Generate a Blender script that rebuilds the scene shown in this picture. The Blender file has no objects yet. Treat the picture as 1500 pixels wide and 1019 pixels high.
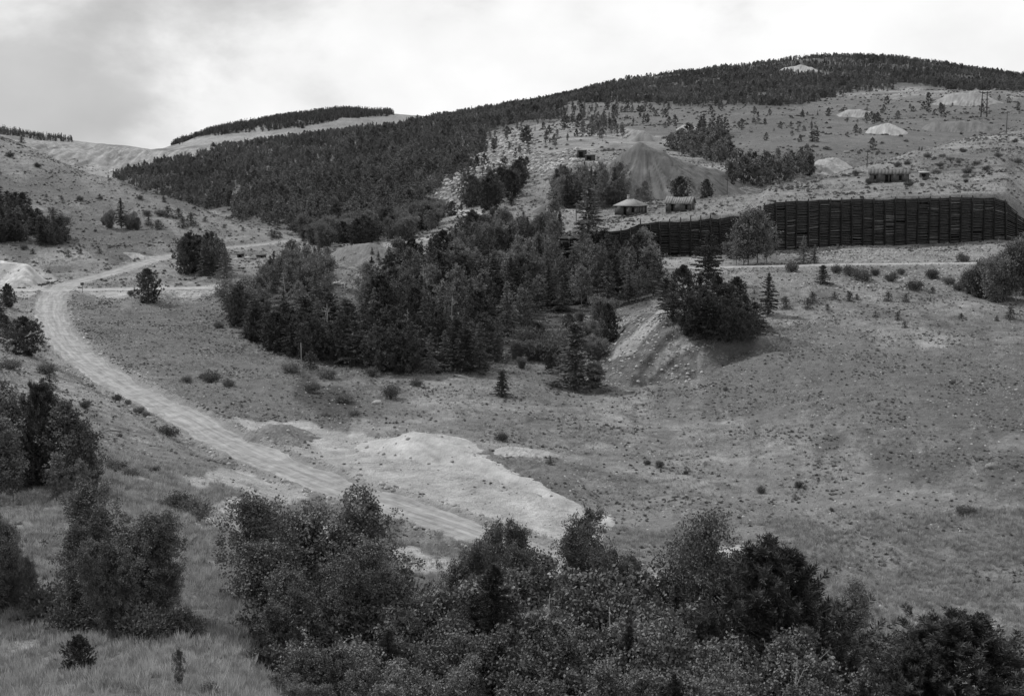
import bpy, math, random
import numpy as np
R = math.radians
rng = np.random.default_rng(7)
random.seed(7)
sc = bpy.context.scene
COL = sc.collection

# ------------------------------------------------------------------ camera
F = 2083.0; CX, CY = 750.0, 509.5
TH = math.atan((509.5 - 200.0) / F)
ST, CT = math.sin(TH), math.cos(TH)
cam_d = bpy.data.cameras.new('camera'); cam = bpy.data.objects.new('camera', cam_d); COL.objects.link(cam)
cam_d.sensor_width = 36.0; cam_d.lens = 36.0 * F / 1500.0
cam_d.clip_start = 0.5; cam_d.clip_end = 20000
cam.location = (0, 0, 0); cam.rotation_euler = (R(90) - TH, 0, 0)
sc.camera = cam

# ------------------------------------------------------------------ sky, sun, exposure
SUN_EL, SUN_AZ = 46.0, -62.0          # azimuth measured from the view direction (+Y), negative = left
w = bpy.data.worlds.new('World'); sc.world = w; w.use_nodes = True
nt = w.node_tree; nt.nodes.clear()
def N(t, **k):
    n = nt.nodes.new(t)
    for a, b in k.items(): setattr(n, a, b)
    return n
def L(a, b): nt.links.new(a, b)
out = N('ShaderNodeOutputWorld'); bg = N('ShaderNodeBackground'); bg.inputs[1].default_value = 0.1
sky = N('ShaderNodeTexSky', sky_type='NISHITA', sun_disc=False, sun_elevation=R(SUN_EL), sun_rotation=R(SUN_AZ))
bw = N('ShaderNodeRGBToBW'); L(sky.outputs[0], bw.inputs[0])
tc = N('ShaderNodeTexCoord'); sp = N('ShaderNodeSeparateXYZ'); L(tc.outputs['Generated'], sp.inputs[0])
mp = N('ShaderNodeMapping'); L(tc.outputs['Generated'], mp.inputs[0]); mp.inputs['Scale'].default_value = (2.2, 2.2, 3.4); mp.inputs['Location'].default_value = (0.35, 0, .2)
n1 = N('ShaderNodeTexNoise'); n1.inputs['Scale'].default_value = 2.3; n1.inputs['Detail'].default_value = 7; n1.inputs['Roughness'].default_value = .55; n1.inputs['Distortion'].default_value = .25
L(mp.outputs[0], n1.inputs[0])
def math_n(op, a, b=None, clamp=False):
    n = N('ShaderNodeMath', operation=op); n.use_clamp = clamp
    for i, v in enumerate((a, b)):
        if v is None: continue
        if isinstance(v, (int, float)): n.inputs[i].default_value = v
        else: L(v, n.inputs[i])
    return n.outputs[0]
# cloud bank thickens to the left of the valley
bank = math_n('MULTIPLY', sp.outputs[0], 1.35)
f = math_n('ADD', math_n('ADD', math_n('MULTIPLY', n1.outputs[0], 2.0), bank), -0.52)
mr = N('ShaderNodeMapRange', interpolation_type='SMOOTHSTEP'); L(f, mr.inputs[0])
mr.inputs[1].default_value = -0.05; mr.inputs[2].default_value = .55; mr.inputs[3].default_value = 5.1; mr.inputs[4].default_value = 9.0
n2 = N('ShaderNodeTexNoise'); n2.inputs['Scale'].default_value = 5; n2.inputs['Detail'].default_value = 5; L(mp.outputs[0], n2.inputs[0])
cl = math_n('MULTIPLY', mr.outputs[0], math_n('ADD', math_n('MULTIPLY', n2.outputs[0], .42), .80))
skyv = math_n('ADD', math_n('MULTIPLY', cl, .95), math_n('MULTIPLY', math_n('MINIMUM', bw.outputs[0], 10.0), .05))
cb = N('ShaderNodeCombineXYZ'); L(skyv, cb.inputs[0]); L(skyv, cb.inputs[1]); L(skyv, cb.inputs[2])
L(cb.outputs[0], bg.inputs[0]); L(bg.outputs[0], out.inputs[0])

sd = bpy.data.lights.new('sun', 'SUN'); sd.energy = 3.4; sd.angle = R(1.5); sd.color = (1, 1, 1)
so = bpy.data.objects.new('sun', sd); COL.objects.link(so)
az, el = R(SUN_AZ), R(SUN_EL)
from mathutils import Vector
sv = Vector((math.sin(az) * math.cos(el), math.cos(az) * math.cos(el), math.sin(el)))
so.rotation_euler = sv.to_track_quat('Z', 'Y').to_euler()
sc.view_settings.view_transform = 'Standard'; sc.view_settings.look = 'None'; sc.view_settings.exposure = 0.12; sc.view_settings.gamma = 1
sc.render.engine = 'CYCLES'
sc.cycles.max_bounces = 5; sc.cycles.diffuse_bounces = 3; sc.cycles.transparent_max_bounces = 4

# ------------------------------------------------------------------ helpers: pixels <-> directions
def slope_u(px, py):
    a = (np.asarray(px, float) - CX) / F; b = (CY - np.asarray(py, float)) / F
    y = CT + b * ST; z = -ST + b * CT
    return a / y, z / y
def to_px(x, y, z):
    x, y, z = (np.asarray(t, float) for t in (x, y, z))
    depth = y * CT - z * ST; up = y * ST + z * CT
    return CX + F * x / depth, CY - F * up / depth

# ------------------------------------------------------------------ numpy noise
_perm = rng.random((256, 256))
_grad = _perm * 2 * np.pi
def perlin(x, y, seed=0):
    x = x + seed * 17.31; y = y + seed * 9.77
    xi = np.floor(x).astype(int); yi = np.floor(y).astype(int); xf = x - xi; yf = y - yi
    def g(ix, iy, dx, dy):
        a = _grad[ix & 255, iy & 255]; return np.cos(a) * dx + np.sin(a) * dy
    u = xf * xf * xf * (xf * (xf * 6 - 15) + 10); v = yf * yf * yf * (yf * (yf * 6 - 15) + 10)
    a = g(xi, yi, xf, yf); b = g(xi + 1, yi, xf - 1, yf); c = g(xi, yi + 1, xf, yf - 1); d = g(xi + 1, yi + 1, xf - 1, yf - 1)
    return (a * (1 - u) + b * u) * (1 - v) + (c * (1 - u) + d * u) * v * 1.0
def fbm(x, y, oct=4, seed=0, gain=.5):
    s = 0; a = 1
    for o in range(oct):
        s = s + a * perlin(x * 2 ** o, y * 2 ** o, seed + o); a *= gain
    return s * 1.4
def smooth(a, b, x):
    t = np.clip((x - a) / (b - a), 0, 1); return t * t * (3 - 2 * t)
def inpoly(px, py, poly):
    px = np.asarray(px, float); py = np.asarray(py, float); r = np.zeros(px.shape, bool)
    n = len(poly)
    for i in range(n):
        x1, y1 = poly[i]; x2, y2 = poly[(i + 1) % n]
        if y1 == y2: continue
        c = ((y1 > py) != (y2 > py)) & (px < (x2 - x1) * (py - y1) / (y2 - y1) + x1)
        r ^= c
    return r
def seg_dist(x, y, pts):
    """distance to a polyline and arc parameter, pts (n,3)"""
    best = np.full(x.shape, 1e9); bz = np.zeros(x.shape)
    for i in range(len(pts) - 1):
        ax, ay, az_ = pts[i]; bx, by, bz_ = pts[i + 1]
        dx, dy = bx - ax, by - ay; l2 = dx * dx + dy * dy + 1e-9
        t = np.clip(((x - ax) * dx + (y - ay) * dy) / l2, 0, 1)
        d = np.hypot(x - ax - t * dx, y - ay - t * dy)
        m = d < best; best = np.where(m, d, best); bz = np.where(m, az_ + t * (bz_ - az_), bz)
    return best, bz

# ------------------------------------------------------------------ terrain control points
# the timber crib wall: (pixel x, base row, top row, distance)
WALL = [(800, 372, 352, 303), (870, 374, 340, 300), (960, 377, 326, 297), (1060, 378, 320, 296), (1108, 372, 314, 297),
        (1122, 366, 297, 298), (1200, 360, 292, 300), (1300, 357, 291, 301), (1400, 358, 289, 302), (1468, 358, 289, 303), (1500, 360, 322, 304), (1540, 362, 352, 305), (1600, 365, 362, 305)]
wpx, wpb, wpt, wd_ = (np.array(t, float) for t in zip(*WALL))
wu, wsb = slope_u(wpx, wpb); _, wst = slope_u(wpx, wpt)
def wall_d(u): return np.interp(u, wu, wd_)
def wall_h(u): return np.interp(u, wu, (wst - wsb) * wd_, left=0, right=0)
def step(u, d):
    dw = wall_d(u)
    return wall_h(u) * smooth(dw + .6, dw + 4.5, d) * (1 - .999 * smooth(dw + 10, dw + 260, d))

P = """
0 1000 52;150 1000 50;300 1000 50;370 1000 52;0 905 66;150 915 63;300 930 60;370 900 66;0 820 76;330 820 84;200 790 84
0 720 96;150 720 98;300 745 104;-150 1000 52;-150 820 80;-150 700 100;-150 550 170;-150 480 215
1400 900 106;1300 860 114;1100 800 124;900 790 128;1450 910 104;1600 880 106;1800 850 108
745 797 122;650 765 128;560 735 134;450 697 143;350 655 156;250 600 176;180 565 192;120 525 212;85 490 235;72 460 258;75 435 280;78 425 290
200 424 292;350 421 292;960 395 275;1230 388 270;1420 386 270;1100 391 272;1600 386 272
170 400 318;230 380 345;350 362 372;400 357 385;450 351 398
-400 60 560;-200 120 540;0 198 520;60 225 500;160 262 470;230 288 440;300 310 425;380 333 410;450 349 402
0 250 460;0 300 410;0 350 360;0 385 335;0 420 300;100 300 430;100 350 370;100 400 318;200 330 400;200 370 350;300 340 400;300 370 352;-200 300 400;-200 420 290
300 402 315;200 440 278;200 480 245;200 520 215;300 440 280;300 480 247;330 520 222;400 560 195;450 600 178;300 590 180
0 450 255;0 480 225;40 520 200;0 560 160;100 560 178;150 600 162;50 600 140;100 660 122;200 660 138;300 690 132;380 740 120;340 765 110;420 725 132;560 790 120;620 815 115;0 640 120
600 560 200;740 580 192;550 590 184;850 572 202;700 620 170;850 650 162;1000 650 165;1000 720 143;900 720 143;620 690 148;800 720 140;700 735 135;1100 600 180;1000 590 187
340 490 240;450 530 215;560 552 203;700 550 205;800 545 208;870 565 203;950 565 203
450 400 300;380 385 330;505 395 300;520 430 278;600 366 325;560 362 340;650 345 350;700 355 328;800 355 325;800 400 295;700 430 275;600 450 258;800 470 248;440 450 262;700 490 235;600 500 228
1000 440 242;985 457 234;1060 497 224;1020 532 213;935 505 224;890 542 213;940 557 208;880 470 242;850 440 262;920 430 258
1100 450 238;1300 430 246;1300 470 226;1300 520 204;1300 600 173;1300 650 158;1300 700 143;1300 800 123;1450 430 246;1450 520 202;1450 600 170;1450 700 141;1100 520 208;1150 650 160;1150 720 143;1600 430 246;1600 600 170;1800 500 210
1100 412 256;1300 405 260;1000 400 270;1450 405 260
928 318 330;1000 311 332;870 330 330;850 320 360;1060 292 350;1120 278 365;1200 262 390;1250 246 410;1330 222 450;1400 205 490;1500 180 540;1700 120 600
1300 268 340;1200 283 330;1400 272 338;1300 245 380;1400 230 420;1500 240 400;1500 285 335;1420 255 365;1600 260 370;1500 210 460
1150 238 560;1100 248 520;1200 215 640;1300 200 700;1400 185 780;1500 168 850;1200 180 800;1300 165 900;1400 152 950;1500 150 980;1150 165 900;1100 152 1000;1300 140 1080;1450 137 1080
1220 84 1700;1100 96 1700;1000 108 1700;900 125 1650;800 146 1600;750 155 1550;700 164 1500;640 176 1450;590 187 1400;500 198 1350;400 209 1350;330 219 1330;250 238 1300;170 262 1250
1300 85 1750;1400 97 1750;1500 112 1750;1700 150 1750;1900 190 1750
800 168 1080;900 168 960;1000 166 950;1000 135 1300;1200 115 1400;1400 120 1400;800 232 600;800 205 740;700 222 750;700 262 560;650 322 400;700 300 440;800 290 430;750 340 345
860 250 480;900 240 540;1050 232 600;1040 200 720;950 200 720;900 190 780;960 275 460;1030 275 440;980 262 480
600 335 430;550 344 410;500 352 402;500 300 560;600 275 590;600 230 800;500 250 800;400 285 690;400 325 520;300 272 850;300 245 1050;400 235 1000;460 342 440
60 230 1250;100 245 1180;170 250 1180;100 212 1500;200 216 1500;300 213 1500;50 206 1480;150 232 1330;230 232 1330
0 192 1700;60 203 1700;-300 150 1700;250 213 2000;300 196 2100;400 175 2200;500 163 2300;560 165 2300;620 171 2300;700 180 2300;300 209 1800;400 200 1800;500 184 1900;600 190 1900
"""
Z = [  # hidden ground: pixel x, distance, height
 *[(x, 2, -1.75) for x in (-900, 0, 750, 1500, 2400)], *[(x, 10, -5.2) for x in (-900, 0, 750, 1500, 2400)], *[(x, 25, -11.6) for x in (-600, 0, 750, 1500, 2000)],
 (0, 40, -17.0), (300, 40, -17.2), (-400, 45, -18), (500, 40, -18), (900, 40, -19), (1400, 40, -19), (1900, 45, -20),
 (450, 60, -25), (700, 60, -26), (1000, 60, -26.5), (1400, 60, -27), (450, 78, -28.3), (700, 80, -30), (1000, 80, -31), (1400, 80, -31.5), (1800, 80, -32),
 (500, 100, -31.5), (700, 100, -33.3), (900, 105, -34.5), (1100, 100, -34.5),
 (0, 620, -14), (-300, 640, -4), (160, 600, -30), (300, 540, -36), (400, 480, -35), (160, 850, -45), (0, 900, -42), (-300, 900, -30), (300, 680, -38),
 (1100, 430, -21), (1200, 450, -19), (1300, 500, -16), (1400, 560, -12), (1500, 640, -6), (1700, 720, 8),
 (1220, 2400, 40), (800, 2400, -10), (1500, 2400, 30), (500, 1600, -20), (300, 1600, -40), (100, 2400, -60), (250, 2400, -40), (500, 3000, 10),
 *[(x, 4800, -90) for x in (-400, 300, 750, 1200, 1900)], (-900, 60, -20), (-900, 200, -15), (-900, 500, 10), (-900, 1500, 60), (2400, 60, -24), (2400, 200, -24), (2400, 500, 15), (2400, 1500, 80),
]
cu, cv, cs = [], [], []
CTRL = []
for tok in P.replace('\n', ';').split(';'):
    if tok.strip():
        a, b, d = map(float, tok.split()); u, s = slope_u(a, b); CTRL.append((a, b, d))
        cu.append(float(u)); cv.append(math.log(d)); cs.append(float(s) - float(step(u, d)) / d)
for a, d, z in Z:
    u, _ = slope_u(a, 400); cu.append(float(u)); cv.append(math.log(d)); cs.append(z / d - float(step(u, d)) / d)
cu, cv, cs = map(np.array, (cu, cv, cs))
KU, KV, KC = 5.0, 1.6, .06
A = np.sqrt(((cu[:, None] - cu[None]) * KU) ** 2 + ((cv[:, None] - cv[None]) * KV) ** 2 + KC ** 2)
n = len(cu); M = np.zeros((n + 1, n + 1)); M[:n, :n] = A - np.eye(n) * .01; M[:n, n] = 1; M[n, :n] = 1
wts = np.linalg.solve(M, np.append(cs, 0))
GU = np.concatenate([np.linspace(-1.3, -.41, 40)[:-1], np.linspace(-.41, .41, 760), np.linspace(.41, 1.3, 40)[1:]])
def lsp(a, b, n): return np.linspace(a, b, n, endpoint=False)
GV = np.concatenate([lsp(math.log(2), math.log(40), 60), lsp(math.log(40), math.log(110), 230), lsp(math.log(110), math.log(320), 600),
                     lsp(math.log(320), math.log(700), 260), lsp(math.log(700), math.log(1900), 240), np.linspace(math.log(1900), math.log(5000), 40)])
# coarse evaluation, then bilinear
cgu = np.concatenate([np.linspace(-1.3, -.42, 12)[:-1], np.linspace(-.42, .42, 170), np.linspace(.42, 1.3, 12)[1:]]); cgv = np.linspace(GV[0], GV[-1], 420)
S = np.zeros((len(cgv), len(cgu)))
for i, v in enumerate(cgv):
    S[i] = np.sqrt(((cgu[:, None] - cu) * KU) ** 2 + ((v - cv)[None] * KV) ** 2 + KC ** 2) @ wts[:n] + wts[n]
def bil(gx, gy, G, x, y):
    ix = np.clip(np.searchsorted(gx, x) - 1, 0, len(gx) - 2); iy = np.clip(np.searchsorted(gy, y) - 1, 0, len(gy) - 2)
    fx = np.clip((x - gx[ix]) / (gx[ix + 1] - gx[ix]), 0, 1); fy = np.clip((y - gy[iy]) / (gy[iy + 1] - gy[iy]), 0, 1)
    return (G[iy, ix] * (1 - fx) + G[iy, ix + 1] * fx) * (1 - fy) + (G[iy + 1, ix] * (1 - fx) + G[iy + 1, ix + 1] * fx) * fy
UU, VV = np.meshgrid(GU, GV); DD = np.exp(VV); XX = UU * DD; YY = DD
ZZ = bil(cgu, cgv, S, UU, VV) * DD + step(UU, DD)
# ---- relief
near = 1 - smooth(260, 420, DD)
ZZ += (.55 * fbm(XX / 26, YY / 26, 3, 1) * smooth(25, 70, DD) + .16 * fbm(XX / 4.2, YY / 4.2, 3, 2) * smooth(10, 60, DD) * (1 - .6 * smooth(300, 700, DD)))
ZZ += .05 * fbm(XX / .9, YY / .9, 2, 5) * (1 - smooth(150, 300, DD)) * smooth(10, 40, DD)
ZZ += smooth(380, 900, DD) * (2.0 * fbm(XX / 70, YY / 70, 4, 3)) + smooth(800, 1600, DD) * 4 * fbm(XX / 230, YY / 230, 2, 4)
def ridged(x, y, seed): return (1 - np.abs(perlin(x, y, seed)) * 2)
# terraced benches of the far open cut
PX, PY = to_px(XX, YY, ZZ)
m = smooth(1150, 1250, DD) * (1 - smooth(1500, 1560, DD)) * (1 - smooth(300, 360, PX)) * smooth(20, 60, PX)
ZZ += m * 3.0 * (ridged(XX / 11 + YY / 60 + fbm(XX / 40, YY / 40, 2, 9) * .6, YY / 300, 8) - .6)
BENCH = m
# rocky ribs on the gulch sides
rock_poly = [(640, 300), (650, 262), (700, 215), (760, 190), (800, 235), (850, 215), (850, 245), (790, 262), (770, 240), (720, 260), (690, 295)]
rockm = inpoly(PX + 8 * fbm(XX / 8, YY / 8, 2, 31), PY + 5 * fbm(XX / 8, YY / 8, 2, 30), rock_poly) & (DD > 380) & (DD < 1000)
rocky2 = inpoly(PX + 6 * fbm(XX / 5, YY / 5, 2, 31), PY + 4 * fbm(XX / 5, YY / 5, 2, 33), [(488, 385), (530, 380), (528, 415), (512, 448), (492, 445)]) & (DD > 240) & (DD < 340)
ZZ += (rockm * 1.5 + rocky2 * .8) * np.abs(fbm(XX / 5, YY / 9, 3, 12))

def Hz(x, y, G=None):
    return bil(GU, GV, ZZ if G is None else G, np.asarray(x) / np.asarray(y), np.log(np.maximum(y, 2.01)))
def hit(px, py, dmin=20, dmax=2600, G=None):
    """first point where the pixel's line of sight meets the ground"""
    u, s = slope_u(px, py); v = np.linspace(math.log(dmin), math.log(dmax), 2600); d = np.exp(v)
    g = Hz(u * d, d, G) - s * d
    k = np.argmax(g > 0)
    if g[k] <= 0: k = int(np.argmin(np.abs(g) / d))
    elif k > 0:
        t = g[k] / (g[k] - g[k - 1]); dd = d[k] + (d[k - 1] - d[k]) * t
        return np.array([float(u * dd), dd, float(Hz(u * dd, dd, G))])
    return np.array([float(u * d[k]), d[k], float(Hz(u * d[k], d[k], G))])
def at(px, d):
    u, _ = slope_u(px, 300); return np.array([float(u) * d, d, float(Hz(u * d, d))])

# ---- roads: world polylines from (px, py, d)
def road_pts(tab, step_m=3.0):
    pts = np.array([[float(slope_u(a, b)[0]) * d, d, float(slope_u(a, b)[1]) * d] for a, b, d in tab])
    # catmull-rom resample
    q = np.vstack([2 * pts[0] - pts[1], pts, 2 * pts[-1] - pts[-2]]); res = []
    for i in range(1, len(q) - 2):
        n_ = max(2, int(np.linalg.norm(q[i + 1] - q[i]) / step_m))
        for t in np.arange(n_) / n_:
            p0, p1, p2, p3 = q[i - 1:i + 3]
            res.append(.5 * ((2 * p1) + (-p0 + p2) * t + (2 * p0 - 5 * p1 + 4 * p2 - p3) * t * t + (-p0 + 3 * p1 - 3 * p2 + p3) * t ** 3))
    res.append(pts[-1]); return np.array(res)
MAIN = road_pts([(1100, 880, 103), (960, 855, 109), (850, 832, 116), (745, 797, 122), (650, 765, 128), (560, 735, 134), (450, 697, 143), (350, 655, 156), (250, 600, 176), (180, 565, 192), (120, 525, 212), (87, 490, 235), (74, 460, 258), (76, 438, 278), (86, 424, 291), (110, 414, 302), (150, 404, 315), (190, 392, 330), (240, 377, 350), (290, 369, 362), (350, 362, 372), (400, 357, 385), (440, 351, 396), (470, 350, 408)])
SIDE = road_pts([(-60, 424, 291), (20, 425, 290), (80, 426, 289), (140, 425, 291), (200, 424, 292), (280, 422.5, 292), (350, 421, 292), (420, 419, 292), (500, 415, 291)])
UPPR = road_pts([(930, 399, 272), (960, 395, 273), (1020, 393, 273), (1100, 391, 272), (1230, 388, 270), (1330, 387, 270), (1420, 386, 270), (1600, 386, 271)])
rsel = (DD > 100) & (DD < 430) & (np.abs(UU) < .45)
def flatten(pts, w0, w1):
    d_, z_ = seg_dist(XX[rsel], YY[rsel], pts[::2] if len(pts) > 60 else pts)
    k = 1 - smooth(w0, w1, d_); ZZ[rsel] = ZZ[rsel] * (1 - k) + z_ * k
    o = np.full(ZZ.shape, 99.); o[rsel] = d_; return o
RD1 = flatten(MAIN, 3.4, 8.5); RD2 = flatten(SIDE, 2.3, 6.0); RD3 = flatten(UPPR, 1.8, 4.0)
berm = rsel & (RD1 > 2.6) & (RD1 < 5)
ZZ += np.where(berm, .28 * np.exp(-((RD1 - 3.6) / .6) ** 2) * (1 + .8 * fbm(XX / 2.5, YY / 2.5, 2, 41)), 0)

# ---- spoil heaps: angle-of-repose bodies dumped on the ground
def W(px, py, d):
    u, s = slope_u(px, py); return [float(u) * d, d, float(s) * d]
def C(px, pyc, pyb, sl=.6):
    """crest point of a heap whose toe is seen at row pyb and whose crest is seen at row pyc"""
    t = hit(px, pyb); u, sc_ = slope_u(px, pyc); d = (t[2] - sl * t[1]) / (float(sc_) - sl); return [float(u) * d, d, float(sc_) * d]
HEAPS = [ # name, label, crest polyline, slope, albedo, ribs
 ('spoil_heap', 'great pyramid shaped grey waste rock heap behind the two lower cabins', [C(943, 207, 298), C(962, 219, 292), C(985, 231, 287), C(1020, 243, 277), C(1050, 248, 264)], .64, .10, .14),
 ('spoil_heap', 'long pale bare tailings heap lying between the curving road and the meadow', [W(575, 640, 160), W(600, 633, 159), W(625, 636, 157), W(660, 653, 153), W(700, 671, 149.5), W(760, 700, 143), W(810, 730, 138), W(850, 752, 134)], .26, .33, .10),
 ('spoil_heap', 'small rough grey gravel mound at the upper end of the tailings beside the road', [C(395, 618, 645, .5), C(425, 620, 645, .5)], .45, .15, .25),
 ('spoil_heap', 'brightest white cone of tailings high on the far open slope', [C(1293, 180, 197), C(1303, 180, 197)], .5, .30, .3),
 ('spoil_heap', 'dark fan shaped waste heap right of the white cone on the far slope', [C(1368, 178, 192), C(1400, 177, 193), C(1430, 176, 192)], .55, .13, .15),
 ('spoil_heap', 'pale triangular waste bank poking up behind the grassy slope left of the upper cabin', [C(1205, 233, 256), C(1222, 231, 250)], .55, .26, .12),
 ('spoil_heap', 'dark low waste bank right of the pale triangular bank', [C(1232, 231, 246), C(1250, 232, 243)], .55, .13, .06),
 ('spoil_heap', 'broad pale flat topped heap near the forest edge at upper right', [C(1395, 136, 153), C(1425, 135, 155), C(1440, 138, 152)], .5, .21, .06),
 ('spoil_heap', 'small pale pointed heap among conifers above the pyramid heap', [C(1005, 182, 193), C(1009, 182, 193)], .55, .28, .06),
 ('spoil_heap', 'thin pale bank spilling below the saddle above the pyramid heap', [C(920, 189, 200), C(945, 192, 208), C(960, 200, 207)], .55, .17, .15),
 ('spoil_heap', 'pale scree patch breaking the forest just below the summit', [C(1152, 98, 106), C(1172, 94, 106), C(1188, 98, 106)], .45, .28, .1),
 ('spoil_heap', 'pale cut bank at the left edge above the road junction', [C(-60, 380, 418, .8), C(0, 382, 420, .8), C(36, 388, 420, .8)], .8, .40, .1),
 ('spoil_heap', 'low pale rounded mound left of the pale basin near the foreground aspens', [C(346, 737, 755, .4), C(354, 738, 755, .4)], .38, .30, .03),
 ('spoil_heap', 'low pale bank on the meadow edge right of the long tailings heap', [C(745, 654, 668, .3), C(790, 658, 668, .3)], .28, .26, .03),
 ('spoil_heap', 'rounded bare mound on the rim above the middle wood', [C(600, 352, 372, .5), C(630, 351, 370, .5)], .5, .22, .1),
 ('spoil_heap', 'short earthy mound above the side road below the left hill', [C(190, 369, 376, .4)], .4, .26, .03),
 ('spoil_heap', 'small light heap of earth on the far slope left of the white cone', [C(1245, 160, 170), C(1262, 160, 170)], .4, .22, .06),
 ('spoil_heap', 'grassy rounded spoil mound right of the collapsed timber trestle', [C(525, 357, 385, .5), C(545, 355, 385, .5)], .5, .15, .05),
]
SCREE = np.array([C(905, 476, 520), C(945, 458, 556), C(975, 456, 560), C(1000, 470, 562), C(1018, 492, 556)])
sel = (XX > SCREE[:, 0].min() - 25) & (XX < SCREE[:, 0].max() + 25) & (YY > 190) & (YY < 262)
x, y = XX[sel], YY[sel]; d_, z_ = seg_dist(x + .8 * fbm(x / 4, y / 4, 3, 51), y + .8 * fbm(x / 4, y / 4, 3, 52), SCREE)
uu = x / y; yc = np.interp(uu, SCREE[:, 0] / SCREE[:, 1], SCREE[:, 1]); back = y > yc
fan = x * .75 + y * .45
hz = z_ - np.where(back, .02, .62) * d_ * (1 + .05 * ridged(fan / 3, fan / 40, 5)) - .1 * np.abs(fbm(fan / 1.4, (x - y) / 12, 3, 53))
scr = np.zeros(ZZ.shape); win = (hz > ZZ[sel]) & (smooth(262, 245, y) > .5)
zz = ZZ[sel]; kk = smooth(20, 12, d_) ; fl = smooth(float(slope_u(872, 480)[0]), float(slope_u(915, 480)[0]), uu + .006 * fbm(x / 5, y / 5, 2, 58)); hz = np.where(hz > zz, zz + (hz - zz) * fl, hz); zz = np.where(hz > zz, zz + (hz - zz) * np.where(back, kk, 1), zz); ZZ[sel] = zz; t_ = np.zeros(x.shape); t_[(hz > zz - .02) & ~back & (fl > .3) & (uu < float(slope_u(1022, 500)[0]) + .004 * fbm(x / 4, y / 4, 2, 59))] = 1; scr[sel] = t_
ZB = ZZ.copy(); heap_id = np.full(ZZ.shape, -1)
HZ = []; STRK = []
for k, (nm, lb, pts, sl, alb, rib) in enumerate(HEAPS):
    pts = np.array(pts); dmid = pts[:, 1].mean(); R_ = 60 if dmid > 400 else 30
    sel = (XX > pts[:, 0].min() - R_) & (XX < pts[:, 0].max() + R_) & (YY > pts[:, 1].min() - R_) & (YY < pts[:, 1].max() + R_)
    x, y = XX[sel], YY[sel]; wv = .7 if dmid < 200 else 3
    x2 = x + wv * .6 * fbm(x / (wv * 3), y / (wv * 3), 3, 50 + k); y2 = y + wv * .6 * fbm(x / (wv * 3), y / (wv * 3), 3, 70 + k)
    if len(pts) == 1: pts = np.vstack([pts, pts + [.5, 0, 0]])
    d_, z_ = seg_dist(x2, y2, pts)
    ang = np.arctan2(x - pts[0, 0], y - pts[0, 1])
    z_ = z_ + fbm(x / 9, y / 9, 2, 90 + k) * .25
    hz = z_ - sl * (np.sqrt(d_ * d_ + (wv * .25) ** 2) - wv * .25) * (1 + rib * ridged(ang * 5 + .8 * fbm(x / 15, y / 15, 2, 3), d_ / 60, 60 + k)) - .06 * fbm(x / .8, y / .8, 2, 7)
    G = np.full(ZZ.shape, -1e3); G[sel] = hz
    if k == 1: hz = hz - .22 * np.abs(fbm(x / 1.6, y / 7, 3, 59)) - .10 * np.abs(fbm(x / .8, y / .8, 2, 60))
    G2 = np.zeros(ZZ.shape); G2[sel] = fbm(ang * (26 if dmid > 300 else 14) + .3 * fbm(x / 6, y / 6, 2, 3), d_ / 40, 3, 57); STRK.append(G2)
    HZ.append(G); m = G > ZZ; ZZ = np.where(m, G, ZZ); heap_id[m] = k
PX, PY = to_px(XX, YY, ZZ)

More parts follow.
